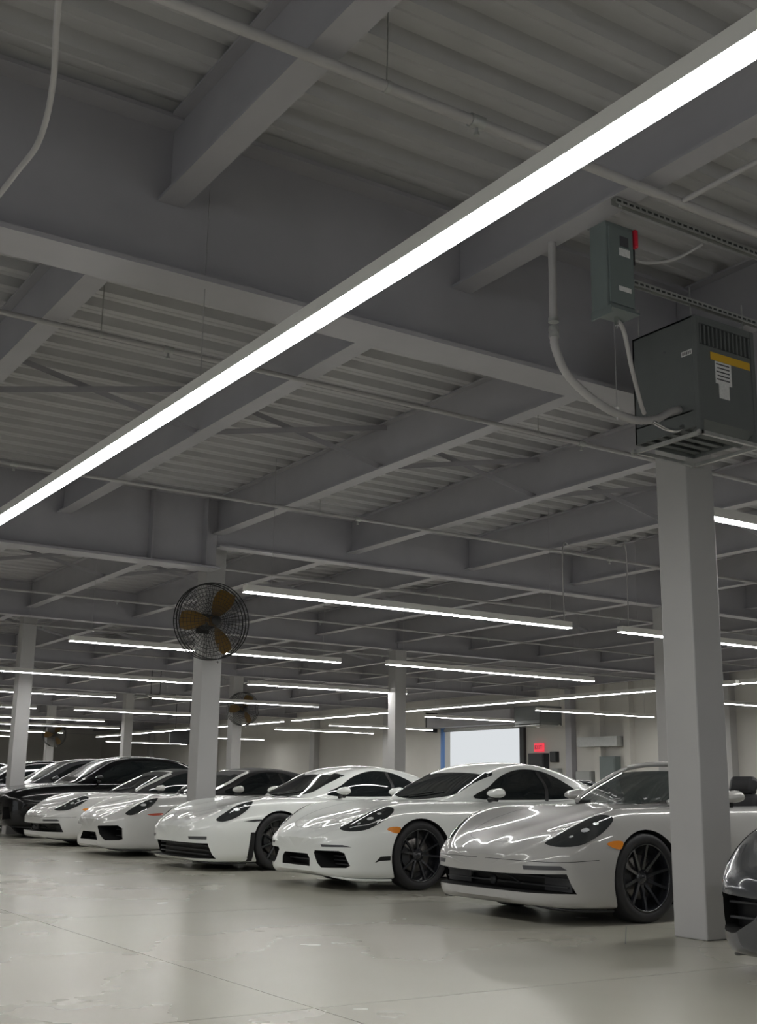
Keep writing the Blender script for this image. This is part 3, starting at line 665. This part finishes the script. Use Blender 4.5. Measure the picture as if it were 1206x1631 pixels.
s9.update(L=4.52, over=1.07, wb=2.45, R=.348, arch=.378, zax=.342, track=.905,
    w=[(0, .44), (.012, .54), (.035, .62), (.07, .69), (.13, .755), (.2, .81), (.32, .865), (.5, .90), (.8, .92), (1.15, .925), (1.6, .90), (2.1, .89), (2.7, .90), (3.3, .94), (3.7, .94), (4.05, .89), (4.3, .80), (4.43, .70), (4.50, .58), (4.52, .5)],
    zb=[(0, .15), (.035, .125), (.1, .108), (.25, .098), (.6, .095), (3.7, .12), (4.2, .2), (4.52, .36)],
    zh=[(0, .52), (.02, .55), (.06, .582), (.15, .622), (.3, .665), (.5, .705), (.8, .76), (1.1, .81), (1.38, .87), (1.6, .90), (3.2, .93), (4.0, .90), (4.3, .86), (4.5, .74), (4.52, .7)],
    zc=[(0, .51), (.02, .537), (.06, .565), (.13, .602), (.22, .655), (.34, .722), (.48, .785), (.65, .83), (.85, .855), (1.15, .872), (1.5, .88), (2.4, .89), (3.1, .92), (3.6, .935), (4.0, .91), (4.3, .86), (4.45, .78), (4.52, .66)],
    gu=[1.38, 1.44, 1.52, 1.62, 1.74, 1.86, 1.98, 2.1, 2.2, 2.32, 2.48, 2.66, 2.86, 3.06, 3.3, 3.55, 3.8, 4.0, 4.15, 4.3],
    gz=[(1.38, .87), (1.55, .965), (1.8, 1.10), (2.05, 1.23), (2.25, 1.29), (2.5, 1.315), (2.8, 1.305), (3.2, 1.24), (3.6, 1.12), (4.0, 1.0), (4.3, .91)],
    gb=[(1.38, .48), (1.44, .61), (1.54, .69), (1.7, .745), (1.95, .775), (2.5, .785), (3.1, .77), (3.5, .71), (3.9, .62), (4.3, .5)],
    gr=[(1.38, .42), (1.46, .555), (1.6, .61), (1.8, .615), (2.05, .60), (2.5, .575), (3.1, .52), (3.6, .46), (4.3, .36)])
sv = dict(SPEC['roadster']); SPEC['suv'] = sv
sv.update(L=4.75, over=.92, wb=2.85, R=.372, arch=.41, zax=.37, track=.93,
    w=[(0, .62), (.012, .70), (.04, .765), (.09, .82), (.16, .865), (.3, .91), (.5, .94), (.9, .955), (2.4, .945), (3.7, .965), (4.2, .93), (4.6, .86), (4.72, .78), (4.75, .7)],
    zb=[(0, .30), (.04, .25), (.15, .21), (.5, .20), (4.0, .22), (4.5, .3), (4.75, .42)],
    zh=[(0, .80), (.02, .83), (.07, .865), (.2, .91), (.5, .965), (1.0, 1.02), (1.4, 1.06), (2.0, 1.08), (4.0, 1.08), (4.6, 1.0), (4.75, .85)],
    zc=[(0, .785), (.02, .815), (.07, .85), (.2, .905), (.5, .965), (1.0, 1.015), (1.5, 1.04), (2.5, 1.06), (4.0, 1.09), (4.5, 1.03), (4.75, .84)],
    zm=[(0, .55), (1, .65), (4.75, .68)],
    gu=[1.32, 1.38, 1.46, 1.58, 1.72, 1.86, 2.0, 2.12, 2.25, 2.5, 2.8, 3.1, 3.4, 3.7, 4.0, 4.25, 4.45, 4.6],
    gz=[(1.32, 1.05), (1.6, 1.22), (1.9, 1.41), (2.15, 1.53), (2.5, 1.60), (2.9, 1.615), (3.4, 1.58), (3.9, 1.47), (4.3, 1.29), (4.6, 1.10)],
    gb=[(1.32, .55), (1.42, .72), (1.6, .80), (2.0, .84), (3.0, .85), (3.8, .81), (4.6, .66)],
    gr=[(1.32, .5), (1.45, .64), (1.7, .67), (2.2, .645), (3.0, .63), (3.8, .57), (4.6, .48)], gbase=.98)

for k_, d_ in (('roadster', .12), ('coupe', .14)):
    SPEC[k_]['gu'] = [u + d_ for u in SPEC[k_]['gu']]
    for t_ in ('gz', 'gb', 'gr'): SPEC[k_][t_] = [(u + d_, v_) for u, v_ in SPEC[k_][t_]]
def body_sec(S):
    def f(u):
        w_, zb, zh, zc, zm = ip(S['w'], u), ip(S['zb'], u), ip(S['zh'], u), ip(S['zc'], u), ip(S['zm'], u)
        k = min(1, u / .5); fl_ = 1 - .03 * k
        return [(0, zb), (.5 * w_, zb), (.86 * w_, zb + .005), (.965 * w_, zb + .05), (.995 * w_, zb + (zm - zb) * .5), (w_, zm), (fl_ * w_, zm + (zc - zm) * .55),
                (.915 * w_, zc - .045 * (1 - .3 * k)), (.80 * w_, zc), (.66 * w_, zc + (zh - zc) * .38 - .004), (.45 * w_, zh + (zc - zh) * .12), (.22 * w_, zh - .004), (0, zh)]
    return f
def gh_sec(S):
    def f(u):
        zr, b, r_ = ip(S['gz'], u), ip(S['gb'], u), ip(S['gr'], u); z0 = S['gbase']; hh = max(.02, zr - z0 - .05); k = min(1.0, hh / .3)
        return [(0, z0 - .03), (b * .6, z0 - .03), (b, z0 - .01), (b * .995, z0 + .03), (b + (r_ - b) * .35, z0 + .05 + hh * .40), (b + (r_ - b) * .75, z0 + .05 + hh * .68), (r_, zr - .055 * k), (r_ - .06, zr - .028 * k), (r_ * .62, zr - .010 * k), (r_ * .3, zr - .002), (0, zr)]
    return f
WH = {}
def wheel_meshes(S, style, m):
    key = (S['R'], style)
    if key in WH: return WH[key]
    R = S['R']; r0 = R - .083; t = MB()
    t.lathe([(r0, -.115), (r0 + .012, -.122), (r0 + .04, -.128), (R - .02, -.122), (R - .004, -.10), (R, -.075), (R, .075), (R - .004, .10), (R - .02, .122), (r0 + .012, .122), (r0, .115)], 44, closed=True)
    for gy in (-.05, -.016, .016, .05): t.lathe([(R + .0004, gy - .003), (R + .0008, gy), (R + .0004, gy + .003)], 44)
    tm_ = t.mesh('tyre', M['tyre'])
    r = MB(); r.lathe([(r0 + .001, -.118), (r0 - .006, -.122), (r0 - .012, -.112), (r0 - .020, -.07), (r0 - .03, .0), (r0 - .012, .11), (r0 + .001, .114)], 44)
    r.lathe([(r0 - .028, .02), (.05, .03)], 30)
    rm_ = r.mesh('rim', m)
    s_ = MB(); n = {'ten': 10, 'twin': 5, 'five': 5}[style]
    for k in range(n):
        a0 = 2 * math.pi * k / n + .2
        def spoke(a, b, w0, w1):
            pa = Vector((.045 * math.cos(a), .045 * math.sin(a))); pb = Vector(((r0 - .008) * math.cos(b), (r0 - .008) * math.sin(b))); dd = (pb - pa).normalized(); nn = Vector((-dd.y, dd.x))
            mid = pa.lerp(pb, .5)
            q = [pa - nn * w0, mid - nn * (w0 + w1) / 2 * .85, pb - nn * w1, pb + nn * w1, mid + nn * (w0 + w1) / 2 * .85, pa + nn * w0]
            y = [-.062, -.088, -.112, -.112, -.088, -.062]
            vs = [Vector((q[i].x, y[i], q[i].y)) for i in range(6)] + [Vector((q[i].x, y[i] + .03, q[i].y)) for i in range(6)]
            s_.add(vs, [(0, 1, 4, 5), (1, 2, 3, 4), (11, 10, 7, 6), (10, 9, 8, 7)] + [(i, i + 6, (i + 1) % 6 + 6, (i + 1) % 6) for i in range(6)])
        if style == 'ten': spoke(a0, a0 + .05, .014, .011)
        elif style == 'twin': spoke(a0 - .12, a0 - .27, .013, .010); spoke(a0 + .12, a0 + .27, .013, .010)
        else: spoke(a0, a0, .035, .028)
    s_.lathe([(0, -.085), (.028, -.083), (.034, -.075), (.062, -.066), (.07, -.03), (0, -.03)], 20)
    for k in range(5):
        a = 2 * math.pi * k / 5; s_.lathe([(0, -.078), (.008, -.076), (.009, -.06), (0, -.06)], 8, Matrix.Translation((.048 * math.cos(a), 0, .048 * math.sin(a))))
    sm_ = s_.mesh('spokes', m)
    c = MB(); c.lathe([(.06, -.02), (.165, -.02), (.17, -.016), (.17, .006), (.06, .006)], 32); cm_ = c.mesh('brake_disc', M['disc'])
    b_ = MB()
    for i in range(6):
        a = math.radians(150 + i * 12); a2 = math.radians(162 + i * 12)
        if i < 5: b_.add([(rr * math.cos(x_), yy, rr * math.sin(x_)) for yy in (-.045, .02) for rr, x_ in ((.11, a), (.19, a), (.19, a2), (.11, a2))], [(0, 1, 2, 3), (7, 6, 5, 4), (0, 4, 5, 1), (1, 5, 6, 2), (2, 6, 7, 3), (3, 7, 4, 0)])
    bm_ = b_.mesh('brake_caliper', M['dark'])
    WH[key] = (tm_, rm_, sm_, cm_, bm_); return WH[key]
BODY = {}
def make_car(kind, nose, yc, paint, label, style='ten', roof=None, front='split', open_top=False, wheelm=None, marker='amber', lite=False, wing=False, zoff=0.0):
    S = SPEC[kind]; P = M[paint]; root = empty('car', (nose, yc, 0)); root['label'] = label; root['category'] = 'car'; root['group'] = 'cars parked in a row'
    xa, xb = S['over'], S['over'] + S['wb']
    base = loft('body_base', stations(S['L'], 70 if not lite else 44), body_sec(S), [P, M['well'], M['trim']])
    gh = loft('roof_base', S['gu'], gh_sec(S), [P])
    bv = bvh_of(base); gv = bvh_of(gh); both = bvh_of(base, gh)
    c = MB()
    for x in (xa, xb):
        for s_ in (-1, 1): c.lathe([(0, .0), (S['arch'], 0), (S['arch'], .9), (0, .9)], 40, Matrix.Translation((x, 0, S['zax'])) @ Matrix.Rotation(0, 4, 'X') @ Matrix.Translation((0, .56 if s_ > 0 else -1.46, 0)))
    fr = FRONT[front]
    for poly, dep in fr['cut']: 
        for q in ([poly, [(-a, b) for a, b in poly]] if min(p[0] for p in poly) > 0.0 else [poly]):
            c.add([(-.3, a, b) for a, b in q] + [(dep, a * .97, b) for a, b in q], [tuple(range(len(q))), tuple(range(2 * len(q) - 1, len(q) - 1, -1))] + [(i, (i + 1) % len(q), (i + 1) % len(q) + len(q), i + len(q)) for i in range(len(q))])
    if open_top: c.box(2.0, 3.0, -.66, .66, .42, 1.6)
    cm = c.mesh('cut', M['well'])
    bm_ = boolean(base, cm, 'body'); smooth_angle(bm_, 32); body = obj('body', bm_, root)
    # wheels
    tm_, rm_, sm_, dm_, cl_ = wheel_meshes(S, style, wheelm or M['rim'])
    for x in (xa, xb):
        for s_ in (-1, 1):
            wh = obj('wheel', rm_, root, (x, s_ * (S['track'] - .125), S['R'])); wh.rotation_euler = (0, 0, 0 if s_ < 0 else math.pi)
            for nm_, me_ in (('tyre', tm_), ('spokes', sm_), ('brake_disc', dm_), ('brake_caliper', cl_)): obj(nm_, me_, wh)
    # greenhouse
    z = lambda dz: dz + (S['gbase'] - .80)
    g0 = S['gu'][0]; dx = g0 - 1.34
    if kind == 'suv':
        ws = [(1.37, 0, 0), (1.45, .50, 0), (1.60, .66, 0), (1.95, .62, 0), (2.20, .56, 0), (2.16, 0, 0), (2.20, -.56, 0), (1.95, -.62, 0), (1.60, -.66, 0), (1.45, -.50, 0)]
        sw = [(1.72, -1, 1.10), (1.95, -1, 1.27), (2.25, -1, 1.43), (2.6, -1, 1.50), (3.2, -1, 1.49), (3.75, -1, 1.40), (4.1, -1, 1.22), (4.0, -1, 1.13), (3.0, -1, 1.11)]
    else:
        ws = [(1.375 + dx, 0, 0), (1.41 + dx, .36, 0), (1.50 + dx, .575, 0), (1.72 + dx, .585, 0), (2.10 + dx, .545, 0), (2.07 + dx, 0, 0), (2.10 + dx, -.545, 0), (1.72 + dx, -.585, 0), (1.50 + dx, -.575, 0), (1.41 + dx, -.36, 0)]
        sw = [(1.68 + dx, -1, .915), (1.90 + dx, -1, 1.04), (2.13 + dx, -1, 1.165), (2.40 + dx, -1, 1.235), (2.72 + dx, -1, 1.225), (2.98 + dx, -1, 1.145), (3.17 + dx, -1, 1.04), (3.20 + dx, -1, .97), (3.02 + dx, -1, .925), (2.4 + dx, -1, .905)]
    if not open_top:
        gh.materials.clear(); gh.materials.append(M[roof] if roof else P); smooth_angle(gh, 50)
        rf = obj('roof', gh, root)
        if roof == 'fabric': rf['label'] = 'black fabric folding roof'
        patch(gv, ws, (0, 0, -1), .004, M['glass'], 'windshield', root, rnd=3)
        patch(gv, sw, (0, 1, 0), .004, M['glass'], 'side_window', root); patch(gv, mir(sw), (0, -1, 0), .004, M['glass'], 'side_window', root)
        if roof:      # painted windshield frame round the glass
            for s_ in (-1, 1): ribbon(gv, [(1.46 + dx, s_ * .60, 1.5), (1.72 + dx, s_ * .61, 1.5), (2.12 + dx, s_ * .57, 1.5)], (0, 0, -1), .055, P, 'windshield_pillar', root, .006)
            ribbon(gv, [(2.14 + dx, -.55, 1.5), (2.11 + dx, -.3, 1.5), (2.10 + dx, 0, 1.5), (2.11 + dx, .3, 1.5), (2.14 + dx, .55, 1.5)], (0, 0, -1), .05, P, 'windshield_header', root, .006)
        if not lite:
            for s_ in (-1, 1): ribbon(gv, [(2.66 + dx, s_, .89), (2.70 + dx, s_, 1.05), (2.66 + dx, s_, 1.22)], (0, -s_, 0), .05, M['trim'], 'door_pillar', root, .006)
    else:
        gs = patch(gv, ws, (0, 0, -1), .0, M['screen'], 'windshield', root, rnd=3, skirt=.004)
        for s_ in (-1, 1):
            H = [gv.ray_cast(Vector((x, s_ * yy, 2)), Vector((0, 0, -1)))[0] for x, yy in ((1.44 + dx, .56), (1.55 + dx, .60), (1.75 + dx, .60), (1.95 + dx, .58), (2.1 + dx, .555))]
            m_ = MB(); m_.tube(bez(H, 4), .021, 8); m_.build('windshield_pillar', P, root)
        H = [gv.ray_cast(Vector((x, yy, 2)), Vector((0, 0, -1)))[0] for x, yy in ((2.1 + dx, -.555), (2.08 + dx, -.3), (2.07 + dx, 0), (2.08 + dx, .3), (2.1 + dx, .555))]
        m_ = MB(); m_.tube(bez(H, 4), .023, 8); m_.build('windshield_header', P, root)
        m_ = MB(); m_.cbox(1.62, 2.05, -.62, .62, .70, .885, .03); m_.build('dashboard', M['leather'], root)
        m_ = MB(); m_.tube([(2.02 + .06 * math.cos(a), .33 + .17 * math.cos(a + 1.57), .80 + .17 * math.sin(a + 1.57)) for a in [2 * math.pi * k / 24 for k in range(25)]], .014, 6, caps=False); m_.build('steering_wheel', M['leather'], root)
        for s_ in (-1, 1):
            m_ = MB()
            m_.cbox(2.15, 2.62, s_ * .33 - .24, s_ * .33 + .24, .42, .56, .05)
            mt = Matrix.Translation((2.62, s_ * .33, .52)) @ Matrix.Rotation(math.radians(18), 4, 'Y')
            q = MB(); q.cbox(-.06, .06, -.23, .23, 0, .50, .05); q.cbox(-.05, .05, -.14, .14, .49, .67, .045)
            m_.add([mt @ Vector(v) for v in q.v], q.f); m_.build('seat', M['leather'], root)
            m_ = MB(); m_.tube(bez([(2.86, s_ * .33 - .17, .9), (2.86, s_ * .33 - .15, 1.04), (2.86, s_ * .33, 1.10), (2.86, s_ * .33 + .15, 1.04), (2.86, s_ * .33 + .17, .9)], 6), .02, 8); m_.build('roll_hoop', M['leather'], root)
    # mirrors
    for s_ in (-1, 1):
        zz = z(.955); x0 = 1.79 + dx; m_ = MB(); q = bmesh.new(); bmesh.ops.create_uvsphere(q, u_segments=16, v_segments=10, radius=1)
        for v in q.verts:
            x_, y_, z_ = v.co; fx_ = .10 if x_ < 0 else .04
            v.co = Vector((x0 + x_ * fx_, s_ * (.95 + y_ * .135), zz + (z_ if z_ > 0 else z_ * .5) * (.066 - .012 * y_ * s_) + .012 * abs(y_)))
        q.verts.index_update(); m_.add([v.co.copy() for v in q.verts], [tuple(v.index for v in f.verts) for f in q.faces], 0, True); q.free()
        mo = m_.build('mirror', P, root)
        m_ = MB(); m_.tube([(x0 + .02, s_ * .79, zz - .055), (x0 + .01, s_ * .86, zz - .05), (x0, s_ * .94, zz - .045)], .022, 6, rs=[.03, .022, .03]); m_.build('mirror_foot', M['trim'], mo)
    # headlights
    for s_ in (-1, 1):
        f = (lambda L_: L_) if s_ < 0 else mir
        dd = (.35, -.6 * s_, -.55)
        hl = patch(both, f(fr['lamp']), dd, .004, M['lens'], 'headlight', root, step=.03, rnd=4)
        if not lite:
            for (cx, cy, cz, rr) in fr['refl']:
                ring = [(cx + rr * 1.15 * math.cos(a), (cy + rr * .8 * math.sin(a)), cz) for a in [2 * math.pi * k / 8 for k in range(8)]]
                patch(both, f(ring), dd, .0075, M['reflector'], 'reflector', hl, step=.05, rnd=1, skirt=.003)
            for q in fr.get('hll', []): ribbon(both, f(q), dd, .009, M['reflector'], 'light_strip', hl, .0075)
        if fr.get('mark'):
            patch(both, f(fr['mark']), (0.15, -s_, 0), .004, M[marker], 'side_marker', root, step=.03, rnd=2)
        for q in fr.get('fog', []): patch(both, f(q), (1, 0, 0), .003, M['slat'], 'fog_light', root, step=.04, rnd=1)
        for q in fr.get('black', []): patch(both, f(q), (0, -s_, 0), .003, M['trim'], 'side_vent', root, step=.05, rnd=1)
        if not lite:
            for q in fr.get('seam2', []): ribbon(both, f(q), (1, -s_ * .5, 0), .004, M['trim'], 'panel_gap', root)
            for q in fr.get('seam', []): ribbon(both, f(q), (0, 0, -1), .004, M['trim'], 'panel_gap', root)
    # slats inside the intakes
    for (y0, y1, z0, z1, x, n) in fr['slats']:
        for s_ in ((-1, 1) if y0 > 0.0 else (1,)):
            for i in range(n):
                zz = z0 + (z1 - z0) * (i + .5) / n; m_ = MB(); a, b = sorted((s_ * y0, s_ * y1)); m_.box(x, x + .035, a, b, zz - .006, zz + .006); m_.build('grille_slat', M['slat'], root)
            m_ = MB(); m_.box(x + .07, x + .075, min(s_ * y0, s_ * y1), max(s_ * y0, s_ * y1), z0 - .02, z1 + .02); m_.build('grille_mesh', M['trim'], root)
    if front == 'wide':
        for s_ in (-1, 1):
            m_ = MB(); a, b = sorted((s_ * .47, s_ * .78)); m_.box(.262, .27, a, b, .245, .375); m_.build('side_mesh', M['slat'], root)
        m_ = MB(); m_.tube(bez([(.16, .30, .30), (.10, .22, .345), (.10, 0, .352), (.10, -.22, .345), (.16, -.30, .29)], 6), .008, 6); m_.build('intake_frame', M['dark'], root)
        m_ = MB(); m_.lathe([(0, -.02), (.035, -.02), (.04, .0), (0, .0)], 16, Matrix.Translation((.12, -.02, .30)) @ Matrix.Rotation(math.pi / 2, 4, 'Z') @ Matrix.Rotation(math.pi, 4, 'X')); m_.build('sensor', M['dark'], root)
    # front lip and undertray
    zl = ip(S['zb'], .1); pts = []
    us_ = [.60, .45, .32, .2, .12, .06, .02, .0]
    half = [(u + .035, ip(S['w'], u) * .93, ip(S['zb'], u) - .002) for u in us_]
    line = half + [(.035, 0, ip(S['zb'], 0) - .006)] + [(a, -b, c_) for a, b, c_ in reversed(half)]
    m_ = MB(); m_.tube(line, .012, 6); m_.build('front_lip', M['trim'] if fr.get('blacklip', True) else P, root)
    m_ = MB(); m_.box(1.45, xb - .42, -S['w'][8][1] * .93, -S['w'][8][1] * .90, ip(S['zb'], 2) - .03, ip(S['zb'], 2) + .03); m_.box(1.45, xb - .42, S['w'][8][1] * .90, S['w'][8][1] * .93, ip(S['zb'], 2) - .03, ip(S['zb'], 2) + .03); 
    m_.box(.45, 1.6, -.45, .45, ip(S['zb'], 1) - .025, ip(S['zb'], 1) + .01); m_.build('undertray', M['well'], root)
    if not lite and not open_top:
        for s_ in (-1, 1):
            m_ = MB(); H = [gv.ray_cast(Vector((x, yy, 2)), Vector((0, 0, -1)))[0] + Vector((0, 0, .012)) for x, yy in ((g0 + .06, s_ * .1 + .25), (g0 + .10, s_ * .1 - .02), (g0 + .16, s_ * .1 - .28))]
            m_.tube(H, .007, 5); m_.build('wiper', M['trim'], root)
    return root
FRONT = {}
HL7 = [(.155, -.605, .60), (.199, -.732, .578), (.322, -.823, .594), (.496, -.849, .668), (.644, -.838, .765), (.655, -.80, .80), (.569, -.735, .797), (.378, -.700, .729), (.239, -.640, .655)]
FRONT['split'] = dict(cut=[([(.37, .36), (.39, .385), (.70, .39), (.745, .37), (.785, .25), (.755, .228), (.50, .222), (.44, .26)], .42), ([(-.29, .225), (.29, .225), (.29, .30), (.24, .345), (-.24, .345), (-.29, .30)], .22)],
    slats=[(.40, .745, .235, .385, .215, 4), (-.27, .27, .23, .34, .08, 1)], lamp=HL7, refl=[(.40, -.79, .695, .032), (.50, -.80, .74, .022), (.30, -.74, .64, .016)], hll=[[(.22, -.70, .60), (.36, -.80, .63), (.50, -.835, .69)]],
    mark=[(.535, -.95, .605), (.60, -.95, .625), (.695, -.95, .622), (.685, -.95, .58), (.655, -.95, .562), (.59, -.95, .575)], fog=[[(0, -.48, .445), (0, -.72, .447), (0, -.78, .428), (0, -.50, .422)]], black=[[(.414, -1, .279), (.47, -1, .339), (.585, -1, .344), (.585, -1, .302), (.47, -1, .298)]],
    seam=[[(.12, -.02, .55), (.14, -.25, .56), (.24, -.44, .6), (.45, -.52, .7), (.8, -.57, .8), (1.3, -.66, .86)]], blacklip=False)
FRONT['wide'] = dict(cut=[([(-.84, .237), (.84, .237), (.805, .382), (.27, .366), (-.27, .366), (-.805, .382)], .42)],
    slats=[(-.76, .76, .25, .37, .235, 2)], lamp=HL7, refl=FRONT['split']['refl'], mark=FRONT['split']['mark'], fog=[[(0, -.50, .436), (0, -.76, .44), (0, -.79, .41), (0, -.51, .405)]],
    seam=FRONT['split']['seam'], seam2=[[(.0, -.05, .47), (.02, -.3, .47), (.06, -.55, .468), (.195, -.781, .468), (.46, -.877, .484)]], blacklip=True)
HL9 = [(.245, -.775, .60), (.30, -.842, .585), (.456, -.872, .633), (.625, -.868, .738), (.71, -.825, .825), (.665, -.80, .815), (.52, -.79, .765), (.36, -.785, .680)]
FRONT['race'] = dict(cut=[([(-.83, .15), (.83, .15), (.785, .33), (-.785, .33)], .38)], slats=[(-.70, .70, .17, .32, .17, 3)], lamp=HL9, refl=[(.49, -.83, .72, .04), (.60, -.83, .77, .02)],
    fog=[[(0, -.50, .405), (0, -.76, .41), (0, -.76, .372), (0, -.52, .372)]], black=[[(.56, -1, .59), (.70, -1, .612), (.80, -1, .615), (.80, -1, .595), (.70, -1, .585)], [(.655, -1, .46), (.71, -1, .46), (.70, -1, .12), (.62, -1, .12)]],
    seam=[[(.14, -.02, .55), (.16, -.28, .55), (.26, -.46, .6), (.48, -.54, .7), (.8, -.58, .8), (1.35, -.66, .86)]], blacklip=True)
FRONT['side'] = dict(cut=[([(.34, .41), (.36, .425), (.78, .442), (.825, .40), (.83, .25), (.80, .235), (.60, .228), (.44, .31)], .42), ([(-.37, .222), (.37, .222), (.27, .335), (-.27, .335)], .24)], slats=[(.46, .80, .25, .42, .24, 2), (-.27, .27, .23, .33, .12, 2)],
    lamp=HL9, refl=[(.49, -.83, .72, .04), (.60, -.83, .77, .02)], mark=[(.52, -.95, .595), (.62, -.95, .612), (.76, -.95, .616), (.75, -.95, .59), (.62, -.95, .58)], seam=FRONT['race']['seam'], blacklip=True)
FRONT['suv'] = dict(cut=[([(-.55, .42), (.55, .42), (.50, .66), (-.50, .66)], .25), ([(.60, .34), (.84, .36), (.80, .58), (.62, .58)], .35)], slats=[(-.50, .50, .44, .64, .10, 4), (.62, .82, .38, .56, .20, 3)],
    lamp=[(.16, -.62, .9), (.26, -.74, .9), (.42, -.84, .9), (.62, -.86, .9), (.62, -.76, .9), (.4, -.66, .9)], refl=[(.35, -.74, .9, .05), (.5, -.79, .9, .04)], seam=[[(.12, -.2, .9), (.25, -.6, .95), (.6, -.72, 1.0), (1.3, -.78, 1.05)]], blacklip=True)
NX = {1: .27, 2: .42, 3: .47, 4: .55, 5: .60}
for y_, p_, lb in [(1.2, 'black', 'black car in the second row, roof just showing right of the nearest column'), (4.6, 'dkgrey', 'dark car of the second row behind the chalk grey roadster'), (8.0, 'white', 'white car of the second row, roof peeking between the two nearest light cars'),
                   (11.6, 'black', 'black car of the second row, hidden behind the white coupe with black wheels'), (15.0, 'dkgrey', 'dark car of the second row behind the white coupe with the trapezoid grille'), (19.2, 'black', 'black car of the second row left of the slim dark column')]:
    make_car('coupe', 9.6, y_, p_, lb, 'five', front='side', lite=True)
make_car('roadster', NX[1] - .93, 1.72, 'chalk', 'chalk grey open roadster partly hidden by the nearest column', 'ten', front='wide', open_top=True)
make_car('roadster', NX[2] - .93, 5.02, 'white', 'white coupe with black wheels and split intakes, second complete car from the right', 'twin', front='split')
make_car('coupe', NX[3] - 1.0, 8.20, 'white', 'white coupe with one big black trapezoid grille, behind the fan column', 'ten', front='race', roof=None)
make_car('coupe', NX[4] - 1.0, 11.38, 'pale', 'pale grey soft-top with polygonal side intakes and red side marker, left of the fan column', 'five', front='side', roof='fabric', marker='redlens')
make_car('roadster', NX[5] - .93, 14.5, 'pale', 'pale grey roadster with wide black intake and black fabric roof, farthest of the light cars', 'ten', front='wide', roof='fabric')
make_car('suv', -.02, 18.0, 'black', 'black high car behind the farthest light car, arched roofline', 'five', front='suv', lite=True)
make_car('suv', .25, 21.5, 'dkgrey', 'dark car with bright roof edge, behind the black high car', 'five', front='suv', lite=True)
make_car('suv', .2, 25.0, 'black', 'dark car at the left edge seen behind the left column', 'five', front='suv', lite=True)
make_car('suv', -.45, 28.4, 'dkgrey', 'farthest dark car, only its flat roof showing left of the left column', 'five', front='suv', lite=True)
make_car('coupe', -1.30, -1.95, 'dkgrey', 'dark grey car at the right edge, only its nose corner in view', 'ten', front='side')
